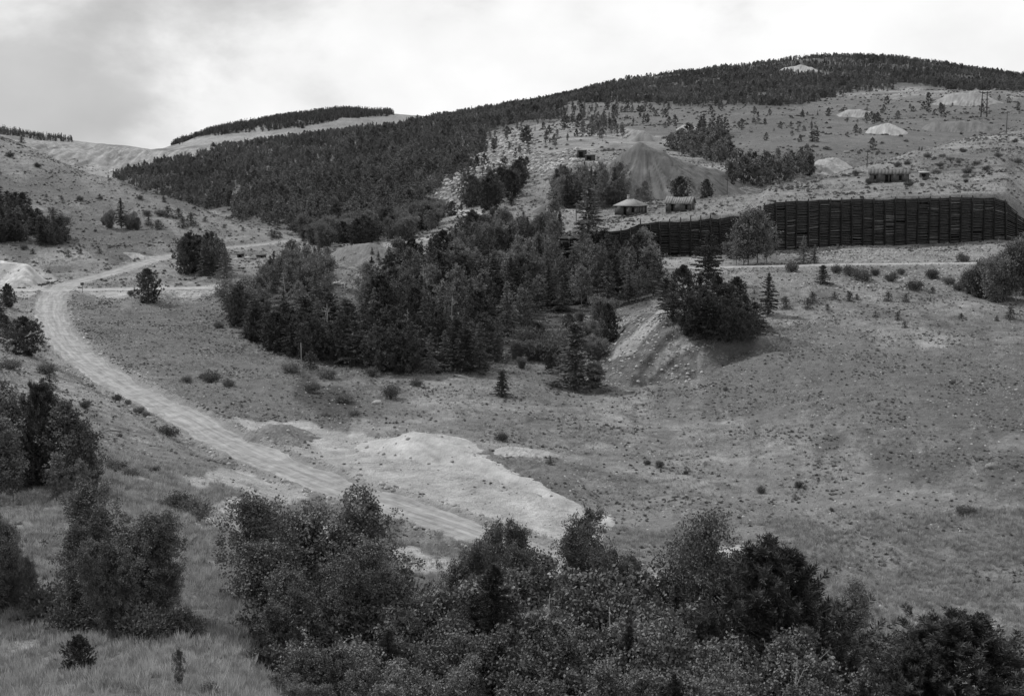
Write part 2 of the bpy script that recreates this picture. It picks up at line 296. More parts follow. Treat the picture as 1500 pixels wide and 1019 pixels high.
# ------------------------------------------------------------------ materials
def mat(name, base, var=.25, scale=3.0, rough=.9, bump=0.0, bscale=None, attr=None, transl=0.0, objvar=0.0, var2=0.0, scale2=.3, coord='Object', det=6, rg=.65):
    m = bpy.data.materials.new(name); m.use_nodes = True; t = m.node_tree; t.nodes.clear()
    def n_(ty, **k):
        q = t.nodes.new(ty)
        for a, b in k.items(): setattr(q, a, b)
        return q
    def mth(op, a, b):
        q = n_('ShaderNodeMath', operation=op)
        for i, v in enumerate((a, b)):
            if isinstance(v, (int, float)): q.inputs[i].default_value = v
            else: t.links.new(v, q.inputs[i])
        return q.outputs[0]
    o = n_('ShaderNodeOutputMaterial'); b = n_('ShaderNodeBsdfPrincipled'); b.inputs['Roughness'].default_value = rough
    b.inputs['Specular IOR Level'].default_value = .25
    tcn = n_('ShaderNodeTexCoord')
    nz = n_('ShaderNodeTexNoise'); nz.inputs['Scale'].default_value = scale; nz.inputs['Detail'].default_value = det; nz.inputs['Roughness'].default_value = rg
    t.links.new(tcn.outputs[coord], nz.inputs[0])
    fac = mth('ADD', mth('MULTIPLY', mth('SUBTRACT', nz.outputs[0], .5), var * 4), 1.0)
    if var2:
        nz2 = n_('ShaderNodeTexNoise'); nz2.inputs['Scale'].default_value = scale2; nz2.inputs['Detail'].default_value = 3; t.links.new(tcn.outputs[coord], nz2.inputs[0])
        fac = mth('MULTIPLY', fac, mth('ADD', mth('MULTIPLY', mth('SUBTRACT', nz2.outputs[0], .5), var2 * 4), 1.0))
    if objvar:
        oi = n_('ShaderNodeObjectInfo'); fac = mth('MULTIPLY', fac, mth('ADD', mth('MULTIPLY', oi.outputs['Random'], 2 * objvar), 1 - objvar))
    if attr:
        at_ = n_('ShaderNodeAttribute', attribute_name=attr); val = mth('MULTIPLY', fac, at_.outputs['Fac'])
    else: val = mth('MULTIPLY', fac, base)
    val = mth('MAXIMUM', val, .006)
    cbn = n_('ShaderNodeCombineColor'); [t.links.new(val, cbn.inputs[i]) for i in range(3)]
    t.links.new(cbn.outputs[0], b.inputs['Base Color'])
    if bump:
        bn = n_('ShaderNodeBump'); bn.inputs['Strength'].default_value = 1; bn.inputs['Distance'].default_value = bump
        nb = n_('ShaderNodeTexNoise'); nb.inputs['Scale'].default_value = bscale or scale; nb.inputs['Detail'].default_value = 5; nb.inputs['Roughness'].default_value = .7
        t.links.new(tcn.outputs[coord], nb.inputs[0]); t.links.new(nb.outputs[0], bn.inputs['Height']); t.links.new(bn.outputs[0], b.inputs['Normal'])
    if transl:
        tr = n_('ShaderNodeBsdfTranslucent'); t.links.new(cbn.outputs[0], tr.inputs[0]); mx = n_('ShaderNodeMixShader'); mx.inputs[0].default_value = transl
        t.links.new(b.outputs[0], mx.inputs[1]); t.links.new(tr.outputs[0], mx.inputs[2]); t.links.new(mx.outputs[0], o.inputs[0])
    else: t.links.new(b.outputs[0], o.inputs[0])
    return m
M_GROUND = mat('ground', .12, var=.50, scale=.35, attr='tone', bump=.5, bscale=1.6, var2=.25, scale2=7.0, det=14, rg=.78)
M_HEAP = mat('spoil', .3, var=.26, scale=.3, attr='tone', bump=.25, bscale=2.0, var2=.12, scale2=8.0, det=14, rg=.75)

# ------------------------------------------------------------------ tone (ground cover reflectance)
def patch(poly, blur=6, seed=1, ns=6.0, dr=(0, 9999)):
    """ragged soft mask (sel, weight) of a ground cover zone"""
    q = np.array(poly, float); mg = blur * 3.2 + 6
    sel = (DD > dr[0]) & (DD < dr[1]) & (PX > q[:, 0].min() - mg) & (PX < q[:, 0].max() + mg) & (PY > q[:, 1].min() - mg) & (PY < q[:, 1].max() + mg)
    x, y, px, py, s = XX[sel], YY[sel], PX[sel], PY[sel], ns * (DD[sel] / 150)
    n1_ = 3.0 * blur * fbm(x / s, y / s, 4, seed, .62); n2_ = 1.6 * blur * fbm(x / s, y / s, 4, seed + 7, .62)
    a = 0
    for dx, dy in ((0, 0), (blur, 0), (-blur, 0), (0, blur * .6), (0, -blur * .6)):
        a = a + inpoly(px + dx * .8 + n1_, py + dy * .8 + n2_, poly)
    return sel, a / 5.0
TONE = .166 * (1 + .40 * fbm(XX / 14, YY / 14, 4, 20) + .22 * fbm(XX / 55, YY / 55, 3, 21))
TONE *= 1 + .25 * fbm(XX / 1.6, YY / 1.6, 2, 22) * (1 - smooth(300, 600, DD))
TONE *= 1 - .12 * (1 - smooth(60, 130, DD))
FB3 = fbm(XX / 3, YY / 3, 3, 25)
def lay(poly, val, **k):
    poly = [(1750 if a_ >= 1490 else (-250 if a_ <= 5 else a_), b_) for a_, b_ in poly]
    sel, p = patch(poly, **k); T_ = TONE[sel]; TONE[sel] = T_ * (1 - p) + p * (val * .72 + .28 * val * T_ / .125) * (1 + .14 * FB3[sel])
TONE *= 1 + smooth(350, 600, DD) * (.35 * fbm(XX / 22, YY / 40, 4, 23) + .25 * (np.abs(fbm(XX / 160, YY / 60, 2, 24)) < .035))
GUL = smooth(.86, .99, ridged(XX / 24 + .5 * fbm(XX / 12, YY / 12, 3, 95), YY / 24 + .5 * fbm(XX / 12, YY / 12, 3, 96), 97)) * (1 - smooth(300, 900, DD))
TONE *= 1 - .38 * GUL * (fbm(XX / 30, YY / 30, 2, 98) > -.1)
# left meadow a bit darker, right slope in mid grey
lay([(100, 430), (350, 430), (330, 500), (480, 560), (600, 590), (500, 640), (330, 620), (220, 560), (130, 500)], .105, blur=14, dr=(150, 300))
# dark strip & scrubby hollow
lay([(420, 555), (500, 560), (540, 600), (500, 615), (400, 590)], .055, blur=10, dr=(150, 300))
lay([(1150, 640), (1500, 660), (1500, 690), (1300, 700), (1180, 670)], .085, blur=26, dr=(120, 260))
lay([(1330, 560), (1500, 560), (1500, 640), (1380, 630)], .08, blur=12, dr=(120, 300))
lay([(1000, 470), (1180, 500), (1500, 500), (1500, 600), (1200, 620), (1000, 600)], .105, blur=25, dr=(120, 300))
lay([(1060, 790), (1200, 770), (1350, 790), (1300, 830), (1150, 840), (1060, 815)], .19, blur=12, dr=(90, 180))
lay([(880, 740), (1500, 720), (1500, 960), (880, 960)], .145, blur=22, dr=(90, 180))
# pale ground around the road and the tailings
lay([(330, 612), (460, 622), (590, 648), (700, 690), (860, 745), (890, 770), (880, 800), (800, 800), (640, 745), (480, 690), (380, 650)], .30, blur=5, dr=(100, 240))
lay([(330, 640), (420, 640), (520, 680), (560, 705), (420, 665)], .17, blur=8, dr=(100, 240))
lay([(290, 690), (350, 690), (440, 715), (450, 740), (390, 740), (310, 715), (255, 695)], .27, blur=7, dr=(80, 180))
lay([(292, 745), (335, 728), (378, 732), (385, 757), (345, 784), (290, 772)], .34, blur=3, dr=(80, 180))
lay([(565, 800), (610, 800), (640, 820), (700, 822), (760, 830), (740, 850), (600, 840)], .30, blur=4, dr=(80, 180))
lay([(1040, 805), (1110, 795), (1120, 815), (1050, 825)], .30, blur=4, dr=(80, 180))
lay([(1330, 905), (1470, 903), (1470, 925), (1340, 935)], .30, blur=5, dr=(80, 180))
lay([(0, 390), (60, 390), (90, 420), (350, 418), (350, 432), (110, 432), (0, 432)], .26, blur=4, dr=(240, 330))
lay([(350, 372), (470, 362), (470, 385), (440, 400), (350, 395)], .17, blur=8, dr=(280, 420))
# waste slopes on the promontory
lay([(985, 452), (905, 520), (880, 535), (860, 560), (930, 565), (1010, 515), (1020, 480)], .11, blur=5, dr=(190, 260))
lay([(978, 450), (940, 478), (905, 515), (896, 530), (925, 520), (960, 482), (985, 462)], .20, blur=3, dr=(190, 260))
lay([(1005, 488), (975, 515), (940, 553), (950, 560), (985, 530), (1018, 500)], .22, blur=3, dr=(190, 260))
TONE = np.where(scr > .5,   .092 * (1 + .42 * fbm((XX * .75 + YY * .45) / 1.5, (XX - YY) / 11, 4, 54, .65) + .45 * fbm(XX / .8, YY / .8, 2, 56)), TONE)
lay([(978, 450), (940, 478), (905, 515), (896, 530), (925, 520), (960, 482), (985, 462)], .29, blur=3, dr=(190, 260)); lay([(1005, 488), (975, 515), (940, 553), (950, 560), (985, 530), (1018, 500)], .31, blur=3, dr=(190, 260))
lay([(955, 378), (1030, 378), (1030, 400), (1180, 395), (1180, 402), (955, 408)], .20, blur=5, dr=(240, 320))
lay([(1195, 358), (1500, 358), (1500, 385), (1195, 385)], .19, blur=5, dr=(240, 320))
lay([(1120, 392), (1500, 390), (1500, 420), (1120, 420)], .15, blur=8, dr=(240, 320))
lay([(900, 320), (1120, 285), (1130, 300), (1120, 315), (880, 345), (860, 335)], .16, blur=6, dr=(290, 420))
lay([(1130, 285), (1260, 250), (1500, 182), (1500, 210), (1270, 282), (1500, 285), (1500, 292), (1130, 298)], .155, blur=8, dr=(290, 560))
lay([(1340, 270), (1480, 270), (1480, 290), (1340, 290)], .18, blur=5, dr=(290, 560))
lay([(620, 310), (760, 300), (850, 330), (800, 345), (640, 345)], .165, blur=8, dr=(330, 480))
lay([(660, 308), (720, 312), (715, 320), (660, 318)], .30, blur=3, dr=(330, 480))
lay([(560, 350), (700, 345), (700, 365), (560, 372)], .22, blur=4, dr=(300, 380))
lay([(0, 200), (160, 262), (460, 350), (450, 360), (240, 320), (0, 240)], .135, blur=12, dr=(300, 560))
for q in ([(1215, 172), (1500, 160), (1500, 162), (1215, 175)], [(1100, 190), (1300, 180), (1300, 182), (1100, 193)], [(1330, 166), (1500, 172), (1500, 174), (1330, 169)], [(1060, 172), (1250, 160), (1250, 162), (1060, 175)], [(1130, 206), (1250, 196), (1250, 198), (1130, 209)], [(1180, 262), (1500, 222), (1500, 225), (1180, 265)], [(1340, 252), (1500, 246), (1500, 248), (1340, 254)]):
    lay(q, .075, blur=1, dr=(300, 1300))
lay([(1070, 176), (1200, 166), (1200, 186), (1100, 200)], .09, blur=8, dr=(500, 1300)); lay([(0, 300), (160, 320), (330, 350), (200, 365), (60, 372), (0, 350)], .085, blur=14, dr=(300, 480)); lay([(0, 225), (90, 262), (200, 300), (120, 300), (0, 262)], .095, blur=10, dr=(300, 520)); lay([(1380, 165), (1480, 165), (1480, 180), (1380, 178)], .085, blur=6, dr=(500, 1300)); lay([(1330, 225), (1500, 215), (1500, 235), (1340, 245)], .10, blur=8, dr=(300, 600))
lay([(40, 200), (320, 208), (250, 235), (160, 252), (100, 248)], .18, blur=6, dr=(1100, 1700))
lay([(390, 178), (620, 164), (620, 185), (390, 205)], .15, blur=6, dr=(1500, 2600))
lay([(240, 205), (420, 195), (420, 205), (300, 213)], .20, blur=3, dr=(1500, 2600))
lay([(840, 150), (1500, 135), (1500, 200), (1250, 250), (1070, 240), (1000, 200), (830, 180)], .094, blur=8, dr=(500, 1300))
TONE = np.where(rockm | rocky2, .15 + .09 * fbm(XX / 2, YY / 3, 3, 27), TONE)
TONE *= 1 + BENCH * .6 * fbm(XX / 4.5 + YY / 36, YY / 120, 3, 26)
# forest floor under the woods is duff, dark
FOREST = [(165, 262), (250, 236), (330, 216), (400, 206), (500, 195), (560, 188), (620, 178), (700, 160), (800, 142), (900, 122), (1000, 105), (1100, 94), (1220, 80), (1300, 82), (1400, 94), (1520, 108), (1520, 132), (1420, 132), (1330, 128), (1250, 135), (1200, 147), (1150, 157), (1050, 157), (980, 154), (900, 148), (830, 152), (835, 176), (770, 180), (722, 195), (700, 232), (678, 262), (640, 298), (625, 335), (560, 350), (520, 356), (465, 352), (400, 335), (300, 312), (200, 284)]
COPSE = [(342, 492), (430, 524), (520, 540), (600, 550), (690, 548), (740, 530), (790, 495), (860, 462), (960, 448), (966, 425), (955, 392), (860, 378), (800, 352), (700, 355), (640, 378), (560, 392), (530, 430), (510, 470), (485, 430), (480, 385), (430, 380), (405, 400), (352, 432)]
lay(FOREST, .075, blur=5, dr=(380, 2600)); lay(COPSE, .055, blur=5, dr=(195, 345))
for rd, wd in ((RD1, 2.7), (RD2, 2.5), (RD3, 1.6)):
    k = 1 - smooth(wd, wd + 1.8, rd + .8 * fbm(XX / 2, YY / 2, 2, 28)); TONE = TONE * (1 - k) + .20 * k
TONE = np.clip(TONE, .03, .5)

# ------------------------------------------------------------------ mesh helpers
def mesh_np(name, V, Q, material=None, smooth_=False, attrs=None):
    me = bpy.data.meshes.new(name); V = np.asarray(V, np.float32); Q = np.asarray(Q, np.int32); nf, k = Q.shape
    me.vertices.add(len(V)); me.vertices.foreach_set('co', V.ravel()); me.loops.add(nf * k); me.loops.foreach_set('vertex_index', Q.ravel())
    me.polygons.add(nf); me.polygons.foreach_set('loop_start', np.arange(nf, dtype=np.int32) * k); me.polygons.foreach_set('loop_total', np.full(nf, k, np.int32))
    if smooth_: me.polygons.foreach_set('use_smooth', np.ones(nf, bool))
    for an, av in (attrs or {}).items():
        a = me.attributes.new(an, 'FLOAT', 'POINT'); a.data.foreach_set('value', np.asarray(av, np.float32))
    me.update(calc_edges=True)
    if material: me.materials.append(material)
    return me
def link(name, me, parent=None, label=None, cat=None, group=None, kind=None, loc=None):
    o = bpy.data.objects.new(name, me); COL.objects.link(o)
    if parent is not None: o.parent = parent
    if label: o['label'] = label
    if cat: o['category'] = cat
    if group: o['group'] = group
    if kind: o['kind'] = kind
    if loc is not None: o.location = loc
    return o
def grid_obj(name, Zg, mask, tone, material, label=None, cat=None, kind=None):
    nv, nu = Zg.shape; idx = np.arange(nv * nu).reshape(nv, nu)
    q = np.stack([idx[:-1, :-1], idx[:-1, 1:], idx[1:, 1:], idx[1:, :-1]], -1).reshape(-1, 4)
    mf = (mask[:-1, :-1] | mask[1:, :-1] | mask[:-1, 1:] | mask[1:, 1:]).ravel(); q = q[mf]
    us, inv = np.unique(q, return_inverse=True); q = inv.reshape(-1, 4)
    V = np.stack([XX.ravel()[us], YY.ravel()[us], Zg.ravel()[us]], -1)
    o_ = V.mean(0) if label else np.zeros(3)
    me = mesh_np(name, V - o_, q, material, True, {'tone': tone.ravel()[us]})
    return link(name, me, label=label, cat=cat, kind=kind, loc=o_)
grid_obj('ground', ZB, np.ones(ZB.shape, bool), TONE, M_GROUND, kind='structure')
for k, (nm, lb, pts, sl, alb, rib) in enumerate(HEAPS):
    m = (heap_id == k)
    if m.sum() < 4: print('HEAP EMPTY', lb); continue
    Gk = np.maximum(HZ[k], ZB - 1.5)
    t = alb * (1 + .26 * fbm(XX / (3 if k in (1, 2) else 7), YY / (3 if k in (1, 2) else 7), 4, 33 + k) + (.5 if k != 1 else .12) * STRK[k])
    grid_obj(nm, Gk, m, t, M_HEAP, label=lb, cat='spoil heap')

# ------------------------------------------------------------------ roads
def road_mesh(name, pts, width, material, lift=.07, nx=14):
    T = np.gradient(pts, axis=0); T[:, 2] = 0; T /= np.linalg.norm(T, axis=1)[:, None]; Nn = np.stack([-T[:, 1], T[:, 0]], -1)
    s = np.concatenate([[0], np.cumsum(np.linalg.norm(np.diff(pts, axis=0), axis=1))])
    ss = np.arange(0, s[-1], .8); c = np.stack([np.interp(ss, s, pts[:, i]) for i in range(2)], -1); nn = np.stack([np.interp(ss, s, Nn[:, i]) for i in range(2)], -1)
    V = []; U_ = []
    wl = width / 2 * (1 + .22 * fbm(ss / 7, ss * 0, 4, 2, .7)); wr = width / 2 * (1 + .22 * fbm(ss / 7, ss * 0 + 5, 4, 3, .7))
    for j in range(nx + 1):
        t = j / nx * 2 - 1; off = np.where(t < 0, t * wl, t * wr); x = c[:, 0] + nn[:, 0] * off; y = c[:, 1] + nn[:, 1] * off
        edge = .12 * max(0, abs(t) - .86) / .14
        V.append(np.stack([x, y, Hz(x, y, ZB) + lift - edge + .05 * np.cos(t * 2 * math.pi * 1.0) * (abs(t) < .9)], -1)); U_.append(np.full(len(ss), t * width / 2))
    V = np.stack(V, 1); ns, nj = V.shape[:2]; idx = np.arange(ns * nj).reshape(ns, nj)
    q = np.stack([idx[:-1, :-1], idx[:-1, 1:], idx[1:, 1:], idx[1:, :-1]], -1).reshape(-1, 4)
    me = mesh_np(name, V.reshape(-1, 3), q, material, True, {'across': np.stack(U_, 1).ravel(), 'along': np.repeat(ss, nj)})
    return link(name, me, kind='structure')
def road_mat(name, base):
    m = bpy.data.materials.new(name); m.use_nodes = True; t = m.node_tree; b = t.nodes['Principled BSDF']; b.inputs['Roughness'].default_value = .95
    a = t.nodes.new('ShaderNodeAttribute'); a.attribute_name = 'across'; l = t.nodes.new('ShaderNodeAttribute'); l.attribute_name = 'along'
    c = t.nodes.new('ShaderNodeCombineXYZ'); t.links.new(a.outputs['Fac'], c.inputs[0])
    mu = t.nodes.new('ShaderNodeMath'); mu.operation = 'MULTIPLY'; mu.inputs[1].default_value = .045; t.links.new(l.outputs['Fac'], mu.inputs[0]); t.links.new(mu.outputs[0], c.inputs[1])
    n_ = t.nodes.new('ShaderNodeTexNoise'); n_.inputs['Scale'].default_value = 2.2; n_.inputs['Detail'].default_value = 6; n_.inputs['Roughness'].default_value = .7; t.links.new(c.outputs[0], n_.inputs[0])
    tcn = t.nodes.new('ShaderNodeTexCoord'); n2_ = t.nodes.new('ShaderNodeTexNoise'); n2_.inputs['Scale'].default_value = .6; n2_.inputs['Detail'].default_value = 8; n2_.inputs['Roughness'].default_value = .7; t.links.new(tcn.outputs['Object'], n2_.inputs[0])
    ad = t.nodes.new('ShaderNodeMath'); ad.operation = 'ADD'; t.links.new(n_.outputs[0], ad.inputs[0]); t.links.new(n2_.outputs[0], ad.inputs[1])
    mr_ = t.nodes.new('ShaderNodeMapRange'); mr_.inputs[1].default_value = .78; mr_.inputs[2].default_value = 1.22; mr_.inputs[3].default_value = base * .6; mr_.inputs[4].default_value = base * 1.4; t.links.new(ad.outputs[0], mr_.inputs[0])
    cc = t.nodes.new('ShaderNodeCombineColor'); [t.links.new(mr_.outputs[0], cc.inputs[i]) for i in range(3)]; t.links.new(cc.outputs[0], b.inputs['Base Color'])
    co = t.nodes.new('ShaderNodeMath'); co.operation = 'MULTIPLY'; co.inputs[1].default_value = 3.6; t.links.new(a.outputs['Fac'], co.inputs[0]); c2 = t.nodes.new('ShaderNodeMath'); c2.operation = 'COSINE'; t.links.new(co.outputs[0], c2.inputs[0])
    c3 = t.nodes.new('ShaderNodeMath'); c3.operation = 'MULTIPLY_ADD'; c3.inputs[1].default_value = -.08; c3.inputs[2].default_value = 1.0; t.links.new(c2.outputs[0], c3.inputs[0]); c4 = t.nodes.new('ShaderNodeMath'); c4.operation = 'MULTIPLY'; t.links.new(c3.outputs[0], c4.inputs[0]); t.links.new(mr_.outputs[0], c4.inputs[1]); [t.links.new(c4.outputs[0], cc.inputs[i]) for i in range(3)]
    bn = t.nodes.new('ShaderNodeBump'); bn.inputs['Distance'].default_value = .10; t.links.new(ad.outputs[0], bn.inputs['Height']); t.links.new(bn.outputs[0], b.inputs['Normal'])
    return m
M_ROAD = road_mat('dirt_road', .215); M_ROAD2 = road_mat('pale_track', .27)
road_mesh('dirt_road', MAIN, 5.1, M_ROAD); road_mesh('side_road', SIDE, 4.6, M_ROAD2, .14); road_mesh('upper_road', UPPR, 2.8, M_ROAD2, .10)
# ------------------------------------------------------------------ builders
class MB:
    def __init__(s): s.V = []; s.Q = []; s.n = 0
    def add(s, V, Q):
        V = np.asarray(V, float).reshape(-1, 3); s.V.append(V); s.Q.append(np.asarray(Q, int).reshape(-1, 4) + s.n); s.n += len(V); return s
    def box(s, x0, x1, y0, y1, z0, z1, M=None):
        V = np.array([[x, y, z] for z in (z0, z1) for y in (y0, y1) for x in (x0, x1)], float)
        if M is not None: V = V @ np.array(M).T
        return s.add(V, [[0, 2, 3, 1], [4, 5, 7, 6], [0, 1, 5, 4], [2, 6, 7, 3], [0, 4, 6, 2], [1, 3, 7, 5]])
    def tube(s, pts, rad, n=6):
        pts = np.asarray(pts, float); rad = np.broadcast_to(rad, (len(pts),)); T = np.gradient(pts, axis=0); T /= np.linalg.norm(T, axis=1)[:, None] + 1e-9
        ref = np.array([1, 0, 0.]) if abs(T[0, 0]) < .8 else np.array([0, 1., 0])
        A_ = np.cross(T, ref); A_ /= np.linalg.norm(A_, axis=1)[:, None]; B_ = np.cross(T, A_)
        a = np.arange(n) * 2 * np.pi / n
        V = pts[:, None] + rad[:, None, None] * (np.cos(a)[None, :, None] * A_[:, None] + np.sin(a)[None, :, None] * B_[:, None])
        k = len(pts); i = np.arange(k - 1)[:, None] * n; j = np.arange(n)[None]; j2 = (j + 1) % n
        Q = np.stack([i + j, i + j2, i + n + j2, i + n + j], -1)
        s.add(V, Q)
        e = (k - 1) * n
        if n == 4: s.Q.append(np.array([[e, e + 1, e + 2, e + 3]]) + s.n - k * n); s.Q.append(np.array([[3, 2, 1, 0]]) + s.n - k * n)
        if n == 6: s.Q.append(np.array([[e, e + 1, e + 2, e + 5], [e + 5, e + 2, e + 3, e + 4]]) + s.n - k * n)
        return s
    def leaves(s, C_, D, L_, W_, r):
        n = len(C_)
        if n == 0: return s
        D = D / (np.linalg.norm(D, axis=1)[:, None] + 1e-9); q = r.normal(size=(n, 3)); S_ = np.cross(D, q); S_ /= np.linalg.norm(S_, axis=1)[:, None] + 1e-9
        L_ = np.broadcast_to(L_, (n,))[:, None] * r.uniform(.7, 1.3, (n, 1)); W_ = np.broadcast_to(W_, (n,))[:, None] * r.uniform(.7, 1.3, (n, 1))
        V = np.stack([C_ - D * L_ / 2, C_ + S_ * W_ / 2, C_ + D * L_ / 2, C_ - S_ * W_ / 2], 1)
        return s.add(V, np.arange(4 * n).reshape(n, 4))
    def mesh(s, name, m, smooth_=False, attrs=None): return mesh_np(name, np.vstack(s.V), np.vstack(s.Q), m, smooth_, attrs)

M_CONF = mat('conifer_needles', .12, var=.30, scale=.5, attr=None, transl=.1, objvar=.45, rough=.7)
M_CONFD = mat('dark_needles', .062, var=.35, scale=.9, transl=.1, objvar=.35, rough=.65)
M_ASP = mat('aspen_leaves', .135, var=.45, scale=.7, transl=.12, objvar=.35, rough=.6)
M_ASPL = mat('willow_leaves', .13, var=.25, scale=.9, transl=.25, objvar=.2, rough=.6)
M_ASPD = mat('sapling_leaves', .11, var=.5, scale=.7, transl=.1, objvar=.45, rough=.6)
M_BARK = mat('bark', .09, var=.3, scale=6); M_PALE = mat('pale_bark', .22, var=.35, scale=5, objvar=.1); M_DEAD = mat('dead_wood', .22, var=.25, scale=6)
M_SHRUB = mat('shrub_leaves', .11, var=.3, scale=3, transl=.15, objvar=.35)
M_GRASS = mat('grass', .31, var=.2, scale=.5, transl=.25, objvar=.45); M_SAGE = mat('sage', .13, var=.25, scale=3, transl=.1, objvar=.5)
M_ROCK = mat('rock', .28, var=.3, scale=2, objvar=.4, bump=.03)
T_ = {}
def rs(seed): return np.random.default_rng(seed)
def conifer(seed, h=9., r0=1.7, zb=.06, nb=80, per=36, ll=.34, lw=.11, p=.85, droop=.12, ragged=.25, inner=True):
    r = rs(seed); t = np.sort(r.random(nb)) ** .92; z = h * (zb + (1 - zb) * t); az_ = np.arange(nb) * 2.399 + r.normal(0, .4, nb)
    sec = 1 + ragged * np.sin(az_ * 2 + r.random() * 6 + t * 5)
    ln = (r0 * 1.12 * (1 - t) ** p * r.uniform(1 - ragged * 1.1, 1.12, nb) * sec + .12); up = .45 * t - droop + r.normal(0, .08, nb)
    D = np.stack([np.cos(az_), np.sin(az_), up], -1); side = np.stack([-np.sin(az_), np.cos(az_), 0 * az_], -1)
    k = np.maximum(6, (per * ln / ln.mean()).astype(int)); bi = np.repeat(np.arange(nb), k); sN = len(bi)
    s_ = r.random(sN) ** .55; lat = r.normal(0, .20, sN) * (1.1 - s_ * .7)
    base = np.stack([0 * z, 0 * z, z], -1)
    sag = -0.14 * s_ ** 2 * ln[bi]
    Cc = base[bi] + D[bi] * (s_ * ln[bi])[:, None] + side[bi] * (lat * ln[bi])[:, None]; Cc[:, 2] += sag + r.normal(0, .05, sN)
    dd = D[bi] + side[bi] * np.sign(lat)[:, None] * .8 + r.normal(0, .35, (sN, 3))
    m = MB(); m.leaves(Cc, dd, ll, lw, r)
    if inner:
        q = int(sN * .12); tt = r.random(q); rr = r0 * (1 - tt) ** p * .45 * r.random(q); a = r.random(q) * 6.28
        m.leaves(np.stack([rr * np.cos(a), rr * np.sin(a), h * (zb + (1 - zb) * tt)], -1), r.normal(size=(q, 3)), ll * 1.2, lw * 1.6, r)
    tk = MB(); tk.tube([[0, 0, -.6], [0, 0, h * .45], [0, 0, h * .98]], [h * .018, h * .011, .02], 6)
    if nb < 200:
        for i in range(0, nb, 4):
            if t[i] < .8: tk.tube([base[i], base[i] + D[i] * ln[i] * .8 + [0, 0, -.1 * ln[i]]], [.035, .012], 4)
    return m, tk
def puffpine(seed, h=8., r0=2.3, nb=46, puffs=7, per=24, ll=.30, lw=.07, zb=.1, axial=False):
    r = rs(seed); m = MB(); tk = MB(); tk.tube([[0, 0, -.6], [.1, .05, h * .5], [0, 0, h * .93]], [h * .022, h * .014, .03], 6)
    cs_, ds_ = [], []
    for i in range(nb):
        t = (i + r.random()) / nb; z = h * (zb + (.93 - zb) * t); a = i * 2.399 + r.normal(0, .3); prof = max(.12, math.sin(math.pi * min(1, (t * .86 + .17)))) ** .75
        ln = r0 * prof * r.uniform(.65, 1.12); up = .15 + .75 * t
        d = np.array([math.cos(a), math.sin(a), up]); b0 = np.array([0, 0, z - .25 * ln]); tip = b0 + d * ln
        tk.tube([b0, b0 + d * ln * .55 + [0, 0, -.05], tip], [.05, .03, .015], 4)
        for _ in range(puffs):
            s_ = r.uniform(.35, 1.02); c = b0 + d * ln * s_ + r.normal(0, .20 * ln * (.4 + s_ * .4), 3) * [1, 1, .8]; ax = d + np.array([0, 0, .6]) + r.normal(0, .4, 3)
            cs_.append(c); ds_.append(ax / np.linalg.norm(ax))
    for _ in range(3): cs_.append(np.array([0, 0, h * .97]) + r.normal(0, .12, 3)); ds_.append(np.array([0, 0, 1.]))
    cs_ = np.array(cs_); ds_ = np.array(ds_); n_ = len(cs_); bi = np.repeat(np.arange(n_), per)
    dirs = r.normal(size=(len(bi), 3)); dirs /= np.linalg.norm(dirs, axis=1)[:, None]
    if axial:   # bottle brush shoots: needles leave an axis at an acute angle
        s_ = r.random(len(bi)) * .48; ax = ds_[bi]; rad = dirs - ax * (dirs * ax).sum(1)[:, None]; rad /= np.linalg.norm(rad, axis=1)[:, None]
        dd = rad * .8 + ax * .65; Cc = cs_[bi] + ax * s_[:, None] + dd * ll * .5
    else: dd = dirs + ds_[bi] * .45; Cc = cs_[bi] + dd * ll * .55
    m.leaves(Cc, dd, ll, lw, r); return m, tk
def broad(seed, h=8., r0=1.7, zb=.28, nl=22, tw=6, per=26, ll=.2, lw=.15, sig=.22, stems=1, spire=.6, pt=True, pe=.5):
    r = rs(seed); m = MB(); tk = MB(); cs_ = []
    for st in range(stems):  # leaders of one tree
        ox, oy = (0, 0) if stems == 1 else r.normal(0, r0 * .35, 2); hh = h * (1 if st == 0 else r.uniform(.6, .95)); lean = r.normal(0, .05, 2) * h
        top = np.array([ox * 1.6 + lean[0], oy * 1.6 + lean[1], hh * .96]); bot = np.array([ox * .5, oy * .5, -.6]); mid = (top + bot) / 2 + np.append(r.normal(0, .1, 2), 0)
        tk.tube([bot, mid, top], [h * .013, h * .009, .02], 6)
        for i in range(nl):
            t = (i + r.random()) / nl; zz = zb + (1 - zb) * t; p0 = bot + (top - bot) * (zz * .92)
            prof = (1 - t) ** pe * min(1, .45 + 2.0 * t) * 1.1 if pt else (math.sin(math.pi * min(1, (1 - t) ** spire * .93 + .03))) ** .7; a = i * 2.399 + r.normal(0, .5)
            ln = (r0 / (1 if stems == 1 else 1.5)) * max(.15, prof) * r.uniform(.55, 1.15); d = np.array([math.cos(a), math.sin(a), r.uniform(.4, 1.2)])
            tip = p0 + d * ln; tk.tube([p0, (p0 + tip) / 2 + [0, 0, -.05], tip], [.04, .022, .01], 4)
            for _ in range(tw): cs_.append(p0 + d * ln * r.uniform(.4, 1.05) + r.normal(0, .26 * ln + .08, 3))
        for _ in range(4): cs_.append(top + r.normal(0, .2, 3) - [0, 0, .15])
    cs_ = np.array(cs_); bi = np.repeat(np.arange(len(cs_)), r.integers(int(per * .5), int(per * 1.5), len(cs_)))
    off = r.normal(0, sig, (len(bi), 3)); dd = r.normal(size=(len(bi), 3)) + [0, 0, -.3]
    m.leaves(cs_[bi] + off, dd, ll, lw, r); return m, tk
